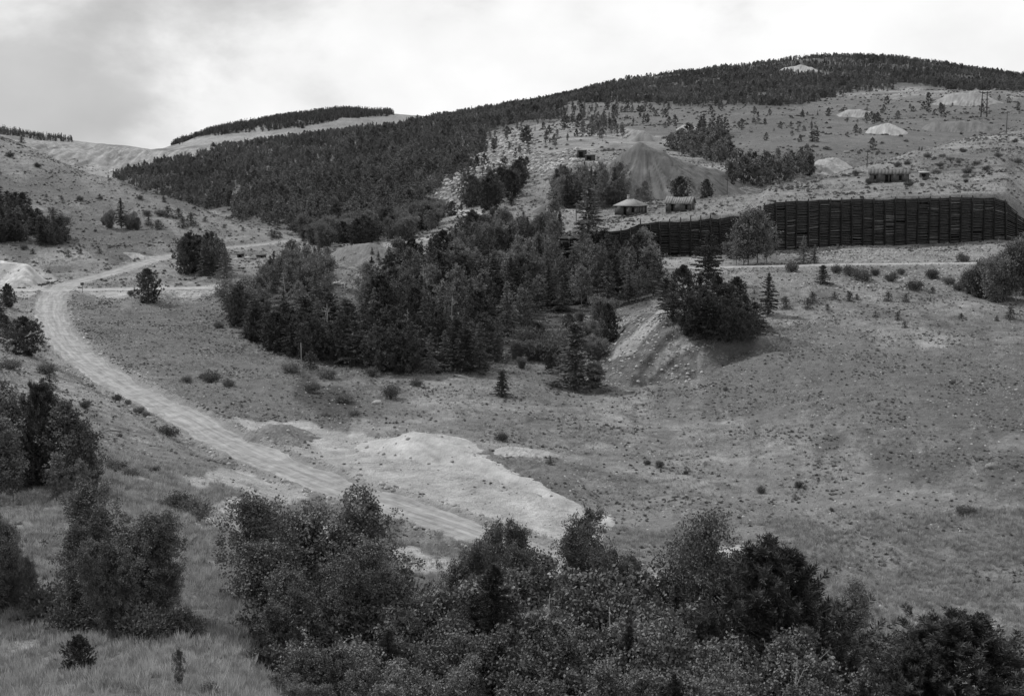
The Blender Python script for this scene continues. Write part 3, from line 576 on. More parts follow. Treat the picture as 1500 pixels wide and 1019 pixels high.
def shrub(seed, h=1.2, r0=.9, n_=26, per=26, ll=.14, lw=.07):
    r = rs(seed); m = MB(); tk = MB(); cs_ = []
    for i in range(n_):
        a = r.random() * 6.28; q = math.sqrt(r.random()); d = np.array([math.cos(a) * q * r0, math.sin(a) * q * r0, h * math.sqrt(max(0, 1 - .8 * q * q)) * r.uniform(.6, 1.05)])
        if i % 2 == 0: tk.tube([[0, 0, -.2], d * [.4, .4, .5], d * .95], [.025, .015, .006], 4)
        for s_ in (.55, .8, 1): cs_.append(d * s_)
    cs_ = np.array(cs_); bi = np.repeat(np.arange(len(cs_)), per); off = r.normal(0, .13 * h, (len(bi), 3))
    dd = off + [0, 0, .15] + r.normal(0, .1, off.shape); Cc = cs_[bi] + off; Cc[:, 2] = np.abs(Cc[:, 2])
    m.leaves(Cc, dd, ll, lw, r); return m, tk
def snag(seed, h=6.):
    r = rs(seed); tk = MB(); lean = r.normal(0, .3, 2); tk.tube([[0, 0, -.5], [lean[0] * .5, lean[1] * .5, h * .5], [lean[0], lean[1], h]], [.10, .07, .015], 6)
    for i in range(18):
        t = r.uniform(.2, .97); a = r.random() * 6.28; p0 = np.array([lean[0] * t, lean[1] * t, h * t]); ln = (1.15 - t) * r.uniform(.8, 2.0); d = np.array([math.cos(a), math.sin(a), r.uniform(-.1, .7)])
        p1 = p0 + d * ln * .5; p2 = p1 + (d + r.normal(0, .35, 3)) * ln * .5; tk.tube([p0, p1, p2], [.04, .025, .008], 4)
        for _ in range(2): tk.tube([p1, p1 + (d + r.normal(0, .7, 3)) * ln * .35], [.018, .006], 4)
    return None, tk
def reg(kind, H0, res, mc, mt):
    m, tk = res; T_.setdefault(kind, []).append((H0, m.mesh('crown', mc) if m else None, tk.mesh('trunk', mt) if tk else None))
for i in range(4): reg('spruce', 9, conifer(10 + i, 9, 1.9 + .25 * i, nb=90, per=42, ll=.4, lw=.14), M_CONF, M_BARK)
for i in range(4): reg('pine', 8, puffpine(20 + i, 8, 2.9 + .3 * i, nb=58, puffs=11, per=20, ll=.36, lw=.12, zb=.03), M_CONFD, M_BARK)
for i in range(3): reg('fatpine', 8, conifer(30 + i, 8, 3.5, zb=.02, nb=120, per=52, ll=.42, lw=.15, p=.55, ragged=.25, droop=-.02), M_CONFD, M_BARK)
for i in range(5): reg('aspen', 8, broad(40 + i, 8, 1.75 + .2 * i, zb=.18, nl=30, tw=8, per=22, ll=.2, lw=.16, sig=.18), M_ASP, M_PALE)
for i in range(3): reg('willow', 6, broad(50 + i, 6, 2.6, zb=.04, nl=20, tw=8, per=22, ll=.22, lw=.15, stems=5, pt=False), M_ASPL, M_PALE)
for i in range(4): reg('fspruce', 8, conifer(60 + i, 8, 1.25 + .2 * i, nb=34, per=14, ll=.85, lw=.34, inner=False), M_CONF, M_BARK)
for i in range(3): reg('fpine', 7, puffpine(70 + i, 7, 2.4 + .3 * i, nb=16, puffs=6, per=9, ll=.7, lw=.36, zb=.03), M_CONF, M_BARK)
for i in range(4): reg('faspen', 7, broad(80 + i, 7, 1.3 + .2 * i, nl=10, tw=4, per=10, ll=.5, lw=.42, sig=.3), M_ASP, M_PALE)
for i in range(3): reg('bigaspen', 11, broad(90 + i, 11, 3.4, zb=.05, nl=60, tw=11, per=42, ll=.14, lw=.11, sig=.17, stems=2, pe=.36), M_ASP, M_PALE)
for i in range(2): reg('bigspruce', 9, conifer(100 + i, 9, 3.0, zb=.02, nb=210, per=120, ll=.26, lw=.055, p=.75), M_CONFD, M_BARK)
for i in range(2): reg('bigpine', 7, puffpine(110 + i, 7, 2.9, nb=95, puffs=14, per=56, ll=.22, lw=.035, zb=.0, axial=True), M_CONFD, M_BARK)
for i in range(3): reg('thicket', 5, broad(120 + i, 5, 3.0, zb=.03, nl=22, tw=8, per=36, ll=.15, lw=.12, sig=.15, stems=6), M_ASPD, M_PALE)
for i in range(4): reg('shrub', 1.2, shrub(130 + i), M_SHRUB, M_BARK)
for i in range(2): reg('juniper', 1.5, conifer(140 + i, 1.5, .85, zb=.0, nb=60, per=22, ll=.14, lw=.05, p=.6), M_CONFD, M_BARK)
for i in range(3): reg('snag', 6, snag(150 + i), M_DEAD, M_DEAD)
NAME = dict(spruce='spruce_tree', pine='pine_tree', fatpine='pine_tree', aspen='aspen_tree', willow='willow_tree', fspruce='spruce_tree', fpine='pine_tree', faspen='aspen_tree', bigaspen='aspen_tree',
            bigspruce='spruce_tree', bigpine='pine_tree', thicket='aspen_sapling', shrub='shrub', juniper='shrub', snag='dead_tree')
COUNT = {}
def plant(kind, x, y, h, label, group=None, wide=1.0, z=None, var=None):
    vs = T_[kind]; k = COUNT.get(kind, 0); COUNT[kind] = k + 1; H0, cr, tr = vs[(k if var is None else var) % len(vs)]
    z = float(Hz(x, y)) if z is None else z; s = h / H0
    o = bpy.data.objects.new(NAME[kind], None); COL.objects.link(o); o.empty_display_size = .5
    o.location = (x, y, z - .05); o.scale = (s * wide, s * wide, s); o.rotation_euler = (0, 0, (k * 2.4) % 6.28)
    o['label'] = label; o['category'] = 'shrub' if kind in ('shrub', 'juniper') else ('dead tree' if kind == 'snag' else 'tree')
    if group: o['group'] = group
    o['px_h'] = h / y; o['hh'] = h
    if cr: link('foliage' if kind in ('shrub', 'juniper') else 'crown', cr, o)
    if tr: link('stem' if kind in ('shrub', 'juniper') else 'trunk', tr, o)
    return o
def tree_px(kind, px, pyb, pyt, label, group=None, wide=1.0, d=None):
    if d is None: t = hit(px, pyb)
    else: t = at(px, d)
    _, st = slope_u(px, pyt); h = float(st) * t[1] - t[2]
    return plant(kind, t[0], t[1], max(h, .3), label, group, wide, z=t[2])
def scatter(poly, n_, dr, minsep=2.0, seed=1):
    """plan-uniform spots whose ground shows inside the outline"""
    r = rs(seed); q = np.array(poly, float); u0 = (q[:, 0].min() - CX) / F / CT; u1 = (q[:, 0].max() - CX) / F / CT; pts = []
    cell = {}
    for _ in range(60):
        u = r.uniform(u0, u1, 4000); d = np.sqrt(r.uniform(dr[0] ** 2, dr[1] ** 2, 4000)); x = u * d; z = Hz(x, d); a, b = to_px(x, d, z); ok = inpoly(a, b, poly)
        for X_, Y_, Z_ in zip(x[ok], d[ok], z[ok]):
            key = (int(X_ // minsep), int(Y_ // minsep))
            if any((cell.get((key[0] + i, key[1] + j)) is not None and (cell[(key[0] + i, key[1] + j)][0] - X_) ** 2 + (cell[(key[0] + i, key[1] + j)][1] - Y_) ** 2 < minsep ** 2) for i in (-1, 0, 1) for j in (-1, 0, 1)): continue
            cell[key] = (X_, Y_); pts.append((X_, Y_, Z_))
            if len(pts) >= n_: return pts
    return pts
def grove(poly, n_, dr, kinds, hr, label, group, minsep=2.0, seed=1, wide=1.0):
    r = rs(seed + 500)
    for X_, Y_, Z_ in scatter(poly, n_, dr, minsep, seed):
        k = kinds[r.integers(len(kinds))]; plant(k, X_, Y_, r.uniform(*hr), (label[k] if isinstance(label, dict) else label), group, wide * r.uniform(.85, 1.2), z=Z_)

# ---- geometry-node stuff
def stuff(name, kinds, P_, S_, label, cat, full=True):
    """kinds: list of lists of meshes; P_ (n,3), S_ (n,) scale; idx cycles"""
    if len(P_) == 0: return
    coll = bpy.data.collections.new(name + '_kinds')
    for i, me in enumerate(kinds):
        o = bpy.data.objects.new('%s_%02d' % (name, i), me); coll.objects.link(o)
    me = bpy.data.meshes.new(name); me.vertices.add(len(P_)); me.vertices.foreach_set('co', np.asarray(P_, np.float32).ravel())
    r = rs(len(P_))
    for an, ty, arr in (('sc', 'FLOAT', S_), ('rz', 'FLOAT', r.random(len(P_)) * 6.28), ('ix', 'INT', r.integers(0, len(kinds), len(P_)))):
        a = me.attributes.new(an, ty, 'POINT'); a.data.foreach_set('value', np.asarray(arr, np.float32 if ty == 'FLOAT' else np.int32))
    ng = bpy.data.node_groups.new(name, 'GeometryNodeTree'); ng.interface.new_socket('Geometry', in_out='INPUT', socket_type='NodeSocketGeometry'); ng.interface.new_socket('Geometry', in_out='OUTPUT', socket_type='NodeSocketGeometry')
    gi = ng.nodes.new('NodeGroupInput'); go = ng.nodes.new('NodeGroupOutput'); iop = ng.nodes.new('GeometryNodeInstanceOnPoints'); ci = ng.nodes.new('GeometryNodeCollectionInfo')
    ci.inputs[0].default_value = coll; ci.inputs['Separate Children'].default_value = True; ci.inputs['Reset Children'].default_value = True
    def att(nm, ty):
        q = ng.nodes.new('GeometryNodeInputNamedAttribute'); q.data_type = ty; q.inputs['Name'].default_value = nm; return [o for o in q.outputs if o.enabled and o.name == 'Attribute'][0]
    cx = ng.nodes.new('ShaderNodeCombineXYZ'); ng.links.new(att('rz', 'FLOAT'), cx.inputs[2])
    l = ng.links.new; l(gi.outputs[0], iop.inputs['Points']); l(ci.outputs[0], iop.inputs['Instance']); iop.inputs['Pick Instance'].default_value = True
    l(att('ix', 'INT'), iop.inputs['Instance Index']); l(cx.outputs[0], iop.inputs['Rotation']); l(att('sc', 'FLOAT'), iop.inputs['Scale']); l(iop.outputs[0], go.inputs[0])
    o = link(name, me, kind='stuff', label=label, cat=cat); md = o.modifiers.new('scatter', 'NODES'); md.node_group = ng
    return o
def joined(kind):
    res = []
    for H0, cr, tr in T_[kind]:
        Vs, Qs, mi, n0 = [], [], [], 0
        for j, me in enumerate((cr, tr)):
            if me is None: continue
            v = np.empty(len(me.vertices) * 3, np.float32); me.vertices.foreach_get('co', v); q = np.empty(len(me.loops), np.int32); me.loops.foreach_get('vertex_index', q)
            Vs.append(v.reshape(-1, 3) / H0); Qs.append(q.reshape(-1, 4) + n0); mi += [j] * (len(q) // 4); n0 += len(v) // 3
        m_ = mesh_np(kind, np.vstack(Vs), np.vstack(Qs)); [m_.materials.append(x.materials[0]) for x in (cr, tr) if x]
        if len(m_.materials) > 1: m_.polygons.foreach_set('material_index', np.array(mi, np.int32))
        res.append(m_)
    return res

# ---- roads, heaps and woods are kept free of ground cover
def free(x, y, margin=0.0):
    hid = bil(GU, GV, (heap_id >= 0).astype(float), x / y, np.log(y)) < .3
    rd = np.minimum(np.minimum(bil(GU, GV, RD1, x / y, np.log(y)) - 3.1, bil(GU, GV, RD2, x / y, np.log(y)) - 2.2), bil(GU, GV, RD3, x / y, np.log(y)) - 1.5)
    return hid & (rd > margin) & (bil(GU, GV, scr, x / y, np.log(y)) < .4)
def spread(n_, d0, d1, u0=-.42, u1=.42, seed=1):
    r = rs(seed); u = r.uniform(u0, u1, n_); d = np.sqrt(r.uniform(d0 ** 2, d1 ** 2, n_)); return u * d, d
TON = TONE
def tone_at(x, y): return bil(GU, GV, TON, x / y, np.log(y))

# forest on the far hills: the largest 300 are trees of their own, the rest one mass
r = rs(99)
def forest_pts(poly, n_, dr, seed, holes=True, edge=14, ur=(-.42, .42)):
    x, y = spread(n_, *dr, *ur, seed=seed); z = Hz(x, y); a, b = to_px(x, y, z)
    s = edge * fbm(x / 60, y / 60, 3, 61); ok = inpoly(a + s, b + s * .5, poly) | inpoly(a, b + 3, poly) & (rs(seed).random(n_) < .2)
    if holes: ok &= (fbm(x / 38, y / 38, 3, 62) > -.50) & (rs(17).random(n_) < .72)
    return x[ok], y[ok], z[ok]
fx, fy, fz = forest_pts(FOREST, 95000, (400, 1900), 5)
c = (heap_id >= 0).astype(float); ok = (bil(GU, GV, c, fx / fy, np.log(fy)) < .3) & ~((fx / fy < float(slope_u(340, 300)[0])) & (fy < 700)); fx, fy, fz = fx[ok], fy[ok], fz[ok]
# sparse belt below the wood
bx, by, bz = forest_pts([(640, 300), (720, 195), (830, 176), (830, 150), (980, 152), (980, 178), (900, 185), (850, 205), (800, 225), (780, 262), (700, 300), (640, 330)], 6500, (400, 1300), 6, edge=4)
okb = fbm(bx / 22, by / 22, 2, 63) > np.where(to_px(bx, by, bz)[0] < 735, -.22, .05); bx, by, bz = bx[okb], by[okb], bz[okb]
fx, fy, fz = np.append(fx, bx), np.append(fy, by), np.append(fz, bz)
fh = (4.2 + 5.5 * r.random(len(fx)) ** 1.5 + 1.0 * fbm(fx / 60, fy / 60, 2, 64)) * np.interp(fy, [450, 900, 1700], [1.0, .74, .62])
kindn = fbm(fx / 55, fy / 55, 3, 65) + r.normal(0, .25, len(fx))
order = np.argsort(-fh / fy)[:300]; isind = np.zeros(len(fx), bool); isind[order] = True
GRP = 'trees along the near edge of the hillside forest'
LB = dict(fspruce='narrow dark spruce in the hillside forest edge', fpine='round topped pine in the hillside forest edge', faspen='pale stemmed leafy aspen in the hillside forest edge')
for i in order:
    k = 'faspen' if kindn[i] > .75 else ('fpine' if kindn[i] < -.35 else 'fspruce'); qx = float(to_px(fx[i], fy[i], fz[i])[0]); band = 'left of the bare ridge' if qx < 480 else ('above the middle wood' if qx < 620 else 'beside the rocky outcrop'); plant(k, fx[i], fy[i], fh[i], LB[k] + ' ' + band, band + ': ' + GRP + ' ' + {'faspen': '(aspens)', 'fpine': '(pines)', 'fspruce': '(spruces)'}[k], z=fz[i])
for kk, mk, lb in (('fspruce', (kindn <= .15) & (kindn >= -.35), 'dense mass of small spruces covering the far hillside'), ('fpine', kindn < -.35, 'dense mass of small pines covering the far hillside'), ('faspen', kindn > .15, 'dense mass of leafy aspens mixed into the far hillside wood')):
    mk = mk & ~isind; stuff('forest', joined(kk), np.stack([fx, fy, fz - .2], -1)[mk], fh[mk], lb, 'forest')
x, y, z = forest_pts([(238, 214), (250, 200), (330, 184), (430, 160), (520, 152), (605, 164), (560, 170), (500, 174), (440, 188), (400, 193), (300, 199), (262, 212)], 34000, (1700, 2390), 8, False, 4, (-.27, -.05))
k = fbm(x / 45, y / 90, 3, 71) + rs(6).normal(0, .35, len(x)) > -.45; k &= rs(8).random(len(x)) < .5; x, y, z = x[k], y[k], z[k]
stuff('ridge_forest', joined('fspruce'), np.stack([x, y, z], -1), 5 + 4 * rs(3).random(len(x)) + 1.5 * fbm(x / 50, y / 50, 2, 72), 'dark forest capping the distant rounded hill at left of centre', 'forest')
x, y, z = forest_pts([(-40, 178), (0, 183), (110, 207), (95, 212), (0, 203), (-40, 200)], 9000, (1560, 1800), 9, False, 3)
stuff('ridge_forest', joined('fspruce'), np.stack([x, y, z], -1), 3 + 3.5 * rs(4).random(len(x)), 'strip of dark forest on the far left skyline', 'forest')

# ---- the wood in the middle of the valley
g = 'trees of the dense wood in the middle of the valley'
LBW = dict(pine='dark pine among the many packed into the middle wood', fatpine='broad dark pine among the many in the middle wood', spruce='spruce among the many packed into the middle wood', aspen='pale stemmed aspen among the many in the middle wood', willow='soft leafy willow among the many in the middle wood')
WREG = {1: 'along the front foot of the middle wood', 2: 'at the left end of the middle wood', 3: 'in the heart of the middle wood', 4: 'in the upper right part of the middle wood', 5: 'left of the pale gap in the middle wood', 6: 'at the back edge of the middle wood'}
def wood(poly, n_, dr, kinds, hr, seed, sep=2.0):
    r = rs(seed + 900); LBW = {k: w_ + ' ' + WREG[seed] for k, w_ in dict(pine='dark pine', fatpine='broad dark pine', spruce='pointed spruce', aspen='pale stemmed aspen', willow='soft leafy willow').items()}
    for X_, Y_, Z_ in scatter(poly, n_, dr, sep, seed):
        k = kinds[r.integers(len(kinds))]; plant(k, X_, Y_, r.uniform(*hr), LBW[k], {'fatpine': 'broad pine'}.get(k, k) + 's ' + WREG[seed], r.uniform(.85, 1.2), z=Z_)
wood([(345, 470), (342, 492), (430, 524), (520, 540), (600, 550), (690, 548), (740, 528), (700, 505), (600, 505), (520, 500), (430, 480)], 46, (196, 262), ['pine', 'fatpine', 'fatpine', 'spruce', 'pine'], (4.5, 8.0), 1, 3.0)
wood([(352, 432), (345, 470), (430, 480), (485, 470), (485, 430), (470, 400), (405, 400)], 26, (220, 330), ['aspen', 'willow', 'aspen', 'spruce'], (5, 8), 2, 2.8)
wood([(510, 470), (520, 500), (600, 505), (700, 505), (790, 490), (800, 440), (700, 430), (600, 430), (535, 440)], 62, (220, 300), ['spruce', 'aspen', 'aspen', 'pine', 'spruce'], (5, 9.5), 3, 2.7)
wood([(535, 440), (560, 400), (640, 385), (700, 362), (800, 355), (860, 380), (955, 392), (966, 425), (960, 446), (860, 460), (800, 475), (800, 440)], 120, (235, 345), ['aspen', 'aspen', 'spruce', 'pine', 'spruce'], (5, 9.2), 4, 2.6)
wood([(430, 380), (460, 375), (480, 390), (475, 410), (430, 400)], 6, (280, 345), ['aspen', 'spruce'], (4, 6), 5, 2.5)
wood([(640, 385), (700, 350), (830, 345), (840, 370), (740, 385)], 34, (290, 350), ['aspen', 'spruce', 'aspen'], (5, 8.2), 6, 2.8)

r = rs(321)
for X_, Y_, Z_ in scatter([(360, 470), (450, 500), (600, 530), (800, 470), (900, 430), (800, 400), (600, 430), (420, 430)], 16, (205, 320), 6, 322): plant('snag', X_, Y_, r.uniform(4, 8), 'bare dead tree poking out between the crowns of the middle wood', 'dead trees inside the middle wood', z=Z_)
grove([(745, 535), (790, 495), (870, 462), (900, 474), (885, 520), (860, 545), (800, 548)], 34, (200, 262), ['willow', 'shrub', 'spruce', 'shrub', 'pine'], (1.2, 4.2), 'small tree or bush on the scree bank right of the middle wood', 'small growth on the bank right of the middle wood', 2.2, 77)
# ---- pines on the bench right of the wood
gB = 'dark pines clumped on the bench above the bare scree'
for px, b, t, wv in ((985, 470, 415, 1), (1010, 490, 428, 1.1), (1035, 497, 436, 1.1), (1062, 497, 432, 1.1), (1092, 496, 452, 1.3), (1105, 490, 448, 1.2), (1000, 452, 388, 1), (1025, 455, 398, 1), (1050, 462, 402, 1.1), (1078, 455, 405, 1.1), (1090, 470, 425, 1.1), (975, 450, 412, 1.), (1030, 478, 420, 1.2), (1065, 478, 415, 1.2)):
    tree_px('fatpine' if px % 2 else 'pine', px, b, t + (px * 7 % 13) - 6, 'dark bushy pine packed in the clump above the bare scree', gB, wv * .8)
tree_px('fatpine', 1037, 418, 341, 'tallest dark pine at the back of the clump before the lower timber wall', wide=.72)
tree_px('spruce', 1125, 462, 400, 'pointed dark spruce standing just right of the pine clump on the bench', wide=1.25)
tree_px('spruce', 863, 345, 270, 'tall lone narrow spruce standing left of the hip roofed cabin', wide=1.5, d=299)
tree_px('pine', 895, 500, 455, 'small dark pine alone on the wooded scree slope left of the bare streaks', wide=.9)
tree_px('spruce', 842, 571, 472, 'dark pointed tree standing alone at the foot of the scree bank', wide=1.75)
COUNT['bigaspen'] = COUNT.get('bigaspen', 0) + 1
tree_px('willow', 872, 568, 530, 'low dark leafy willow against the foot of the scree, right of the lone aspen', wide=.9)
tree_px('fatpine', 735, 581, 543, 'small round pine standing alone on the flat valley floor', wide=.8)
tree_px('shrub', 572, 584, 563, 'round green bush alone beside a pale patch in the valley bottom', wide=.9)
tree_px('shrub', 611, 566, 554, 'small bush on the grass just below the middle wood')
tree_px('juniper', 455, 540, 515, 'small ragged pine at the lower tip of the middle wood beside the thin post')
tree_px('juniper', 806, 680, 667, 'tiny conifer seedling right of the long tailings heap')
tree_px('willow', 1072, 378, 352, 'grey green bush by the upper road below the timber walls')
for px, b, t in ((1080, 362, 322), (1098, 372, 300), (1112, 376, 304), (1125, 368, 322), (1092, 380, 318)):
    tree_px('aspen', px, b, t, 'leafy aspen in the small stand covering the joint of the two timber walls', 'aspens covering the joint of the timber walls', 1.0, d=278)
tree_px('spruce', 1177, 386, 345, 'slim spruce in front of the timber wall, left of a pair', wide=1.0); tree_px('spruce', 1193, 386, 358, 'shorter spruce in front of the timber wall, right of a pair', wide=1.1)
tree_px('fatpine', 1205, 416, 388, 'round dark pine on the bank below the upper road', wide=.95)
for i, (px, b, t) in enumerate(((1150, 452, 434), (1190, 444, 428), (1183, 452, 436), (1222, 438, 427), (1244, 441, 427), (1255, 439, 430), (1301, 442, 427), (1327, 443, 430), (1212, 454, 445), (1315, 469, 458), (1325, 480, 470), (1282, 464, 455), (1271, 450, 445), (1408, 466, 458), (1480, 467, 450), (1460, 470, 462), (1366, 430, 420), (1105, 430, 424))):
    tree_px('juniper', px, b, t, 'small conifer seedling dotted on the flat bench below the upper road', 'conifer seedlings on the bench', 1.0)
gR = 'leafy trees clumped at the right edge below the timber wall'
for px, b, t in ((1425, 430, 395), (1442, 436, 378), (1458, 440, 368), (1472, 440, 356), (1488, 442, 345), (1500, 436, 338), (1512, 440, 340), (1480, 430, 350), (1450, 425, 385), (1530, 440, 345)):
    tree_px('willow' if px % 4 else 'aspen', px, b, t, 'leafy tree in the clump at the right edge below the timber wall', gR, .9)
for i, (px, b, t) in enumerate(((1245, 404, 388), (1262, 410, 392), (1282, 404, 394), (1225, 400, 388), (1306, 412, 398), (1340, 424, 408), (1365, 408, 394), (1160, 398, 384), (1410, 384, 370), (1390, 416, 404), (1320, 402, 393), (1428, 415, 396), (1405, 425, 412))):
    tree_px('shrub', px, b, t, 'low bush on the rough bank below the upper road', 'bushes on the bank below the upper road', 1.0)
tree_px('shrub', 1415, 752, 738, 'flat dark bush alone in the right meadow', wide=1.3)
for px, b, t in ((1170, 714, 704), (1115, 722, 712), (1218, 748, 742), (948, 680, 672), (966, 684, 674), (1005, 694, 688), (1063, 572, 566), (1395, 562, 555)):
    tree_px('shrub', px, b, t, 'tiny dark weed clump dotted in the open meadow', 'weed clumps in the open meadow', .9)

# ---- left side of the valley
tree_px('pine', 218, 443, 393, 'round dark pine standing alone below the flat side road', wide=1.05)
tree_px('shrub', 192, 433, 425, 'small round bush touching the side road left of the lone pine')
r = rs(31)
gC = 'trees of the round copse beside the upper road'
for px, b, t in ((268, 392, 345), (278, 400, 340), (290, 398, 344), (300, 404, 348), (312, 402, 338), (322, 404, 345), (330, 408, 358), (285, 388, 342), (305, 386, 340), (318, 392, 342), (273, 384, 350), (327, 396, 350)):
    tree_px(['spruce', 'aspen', 'pine'][px % 3], px, b, t, 'dark tree packed in the round copse beside the upper road', gC, .95)
tree_px('fspruce', 159, 265, 252, 'lone dark conifer on the crest of the left hill')
tree_px('spruce', 178, 334, 290, 'tall dark conifer on the middle of the left hillside', wide=1.1)
for px, b, t in ((160, 334, 308), (192, 336, 312), (201, 336, 318), (152, 330, 318)):
    tree_px('willow', px, b, t, 'short bushy tree around the tall conifer on the left hillside', 'bushy trees around the tall hillside conifer', .9)
gL = 'dark wood at the left edge of the hillside'
grove([(-60, 300), (0, 296), (40, 312), (60, 335), (105, 352), (80, 360), (0, 356), (-60, 352)], 130, (340, 450), ['fatpine', 'spruce', 'pine'], (3.5, 5.6), 'dark conifer packed in the wood at the left edge of the hillside', gL, 1.7, 12)
hl = 'scattered bush on the open left hillside'
for px, b, t in ((90, 292, 286), (117, 294, 287), (146, 292, 284), (68, 289, 284), (78, 326, 306), (93, 328, 314), (235, 316, 306), (246, 318, 302), (218, 330, 318), (232, 336, 322), (268, 334, 320), (280, 330, 312), (262, 320, 305), (215, 316, 308), (300, 325, 318), (328, 334, 328), (356, 338, 332), (402, 350, 338), (410, 348, 340), (398, 346, 336), (240, 296, 288), (205, 292, 286), (285, 306, 302), (335, 322, 316), (48, 372, 364), (100, 376, 366), (146, 372, 364), (35, 366, 358), (118, 372, 364), (15, 230, 222), (55, 245, 238), (32, 210, 200)):
    tree_px('shrub' if px % 2 else 'juniper', px, b, t, hl, 'bushes on the open left hillside', 1.1)
tree_px('pine', 12, 449, 415, 'small dark pine at the left edge just below the road junction', wide=1.0)
for px, b, t in ((0, 480, 440), (-12, 500, 450), (10, 492, 462)): tree_px('fatpine', px, b, t, 'dark pine cut by the left edge above the big bushy pine', 'pines at the left edge', .9)
tree_px('pine', 36, 520, 463, 'big dark bushy pine beside the bend of the road at left', wide=1.35)
tree_px('shrub', 14, 540, 524, 'pale grey bush below the big bushy pine at the left edge', wide=1.4)
tree_px('shrub', 68, 548, 532, 'flat bush between the big pine and the leafy trees at left', wide=1.3)
tree_px('juniper', 73, 568, 548, 'round dark juniper bush on the left slope above the leafy trees', wide=1.2)
tree_px('shrub', 125, 598, 586, 'small round bush on the grass left of the road')
for px, b, t in ((172, 586, 577), (204, 604, 594), (188, 592, 585), (214, 610, 602)): tree_px('shrub', px, b, t, 'small dark bush on the left shoulder of the road', 'bushes on the road shoulder', 1.1)
for i, (px, b, t) in enumerate(((245, 640, 622), (170, 690, 672), (190, 700, 685), (262, 745, 722), (285, 760, 730), (240, 742, 728), (230, 690, 682), (175, 640, 634), (400, 775, 745), (420, 790, 750), (390, 800, 765), (310, 560, 545), (335, 565, 555), (300, 555, 545), (275, 560, 550), (735, 645, 634), (480, 555, 540), (505, 590, 575), (455, 575, 560), (520, 610, 600), (320, 480, 472), (425, 545, 530), (545, 550, 538))):
    tree_px('shrub', px, b, t, 'low weedy bush in the rough grass near the dirt road', 'weedy bushes near the dirt road', 1.2)
# leafy stand at the left edge
gA = 'leafy aspens of the stand at the left edge'
for px, b, t in ((-20, 710, 540), (8, 705, 548), (30, 712, 575), (52, 716, 600), (75, 716, 620), (98, 720, 585), (120, 722, 610), (138, 724, 650), (20, 730, 640), (60, 690, 590), (105, 700, 600), (0, 735, 600), (85, 735, 660), (125, 735, 670)):
    tree_px('aspen', px, b, t, 'leafy thin stemmed aspen in the stand at the left edge', gA, 1.1)
tree_px('bigpine', 66, 715, 562, 'dark pine top standing out above the leafy stand at the left edge', wide=.7)
gD = 'dark leafy trees of the lower left clump'
for px, b, t, wv in ((130, 915, 755, 1.0), (165, 925, 726, 1.15), (200, 918, 750, 1.05), (232, 905, 810, 1.0), (185, 930, 800, .9), (145, 905, 770, .8), (110, 900, 800, .7)):
    tree_px('bigaspen', px, b, t, 'dark leafy tree in the clump at lower left', gD, wv)
for px, b, t, wv in ((10, 900, 745, .7), (35, 895, 760, .7), (-15, 905, 740, .8), (50, 892, 800, .7)): tree_px('bigaspen', px, b, t, 'very dark leafy tree at the lower left edge of the photo', 'dark leafy trees at the lower left edge', wv)
for px, b, t, wv in ((105, 925, 880, 1.), (250, 925, 890, 1.3), (275, 930, 900, 1.2), (140, 930, 890, 1.2), (215, 935, 890, 1.1), (60, 905, 870, 1.1), (80, 900, 850, 1)): tree_px('shrub', px, b, t, 'dark undergrowth bush around the lower left clump', 'undergrowth around the lower left clump', wv)
tree_px('bigpine', 117, 990, 930, 'small bushy young pine alone in the grass at lower left', wide=.95)
tree_px('aspen', 238, 1030, 945, 'thin wispy sapling at the bottom edge left of the big aspens', wide=.55, d=47)
tree_px('shrub', 285, 1035, 1000, 'small leafy seedling at the bottom edge', wide=.8, d=46)

# ---- foreground trees along the bottom
for px, t, d, wv, lb in ((450, 701, 71, 1.0, 'tall leafy aspen with pointed top at left of the foreground row'), (522, 712, 70, 1.0, 'tall leafy aspen with a bent pale trunk, second in the foreground row'), (432, 770, 66, .9, 'leafy aspen shoulder at the left end of the foreground row'), (580, 790, 68, .9, 'leafy aspen right of the bent trunk one in the foreground row'), (432, 850, 62, .85, 'low spreading aspen bulging at the left end of the foreground row'),
                     (640, 766, 76, .72, 'twin topped aspen behind the foreground row below the dirt road'), (672, 772, 75, .6, 'slender aspen right beside the twin topped aspen'), (770, 750, 74, .62, 'rounded leafy aspen top left of the foreground centre'), (848, 757, 77, .65, 'small topped aspen just right of the rounded one'),
                     (965, 735, 72, .78, 'highest aspen right of the foreground centre'), (1035, 757, 75, .75, 'wide soft aspen right of the highest centre one'), (905, 780, 76, .7, 'low leafy aspen between the two centre tops'), (1255, 852, 74, .75, 'small aspen right of the big dark pine'), (1372, 893, 76, .6, 'short dark leafy tree just left of the corner pine')):
    tree_px('bigaspen', px, 1040, t, lb, None, wv * 1.15, d=d)
tree_px('bigspruce', 722, 1040, 826, 'dark spiky spruce in the middle of the foreground thicket', wide=.85, d=64)
tree_px('bigpine', 1150, 1040, 800, 'big dark round pine with brushy shoots in the foreground right of centre', wide=1.05, d=62)
tree_px('bigpine', 1440, 1060, 905, 'dark brushy pine filling the bottom right corner', wide=1.5, d=52)
tree_px('bigpine', 1375, 1060, 950, 'lower brushy pine left of the corner pine', wide=1.1, d=51)
tree_px('bigpine', 1040, 1060, 905, 'low dark pine half hidden in the thicket left of the big pine', wide=.9, d=60)
gT = 'leafy undergrowth of the foreground thicket'
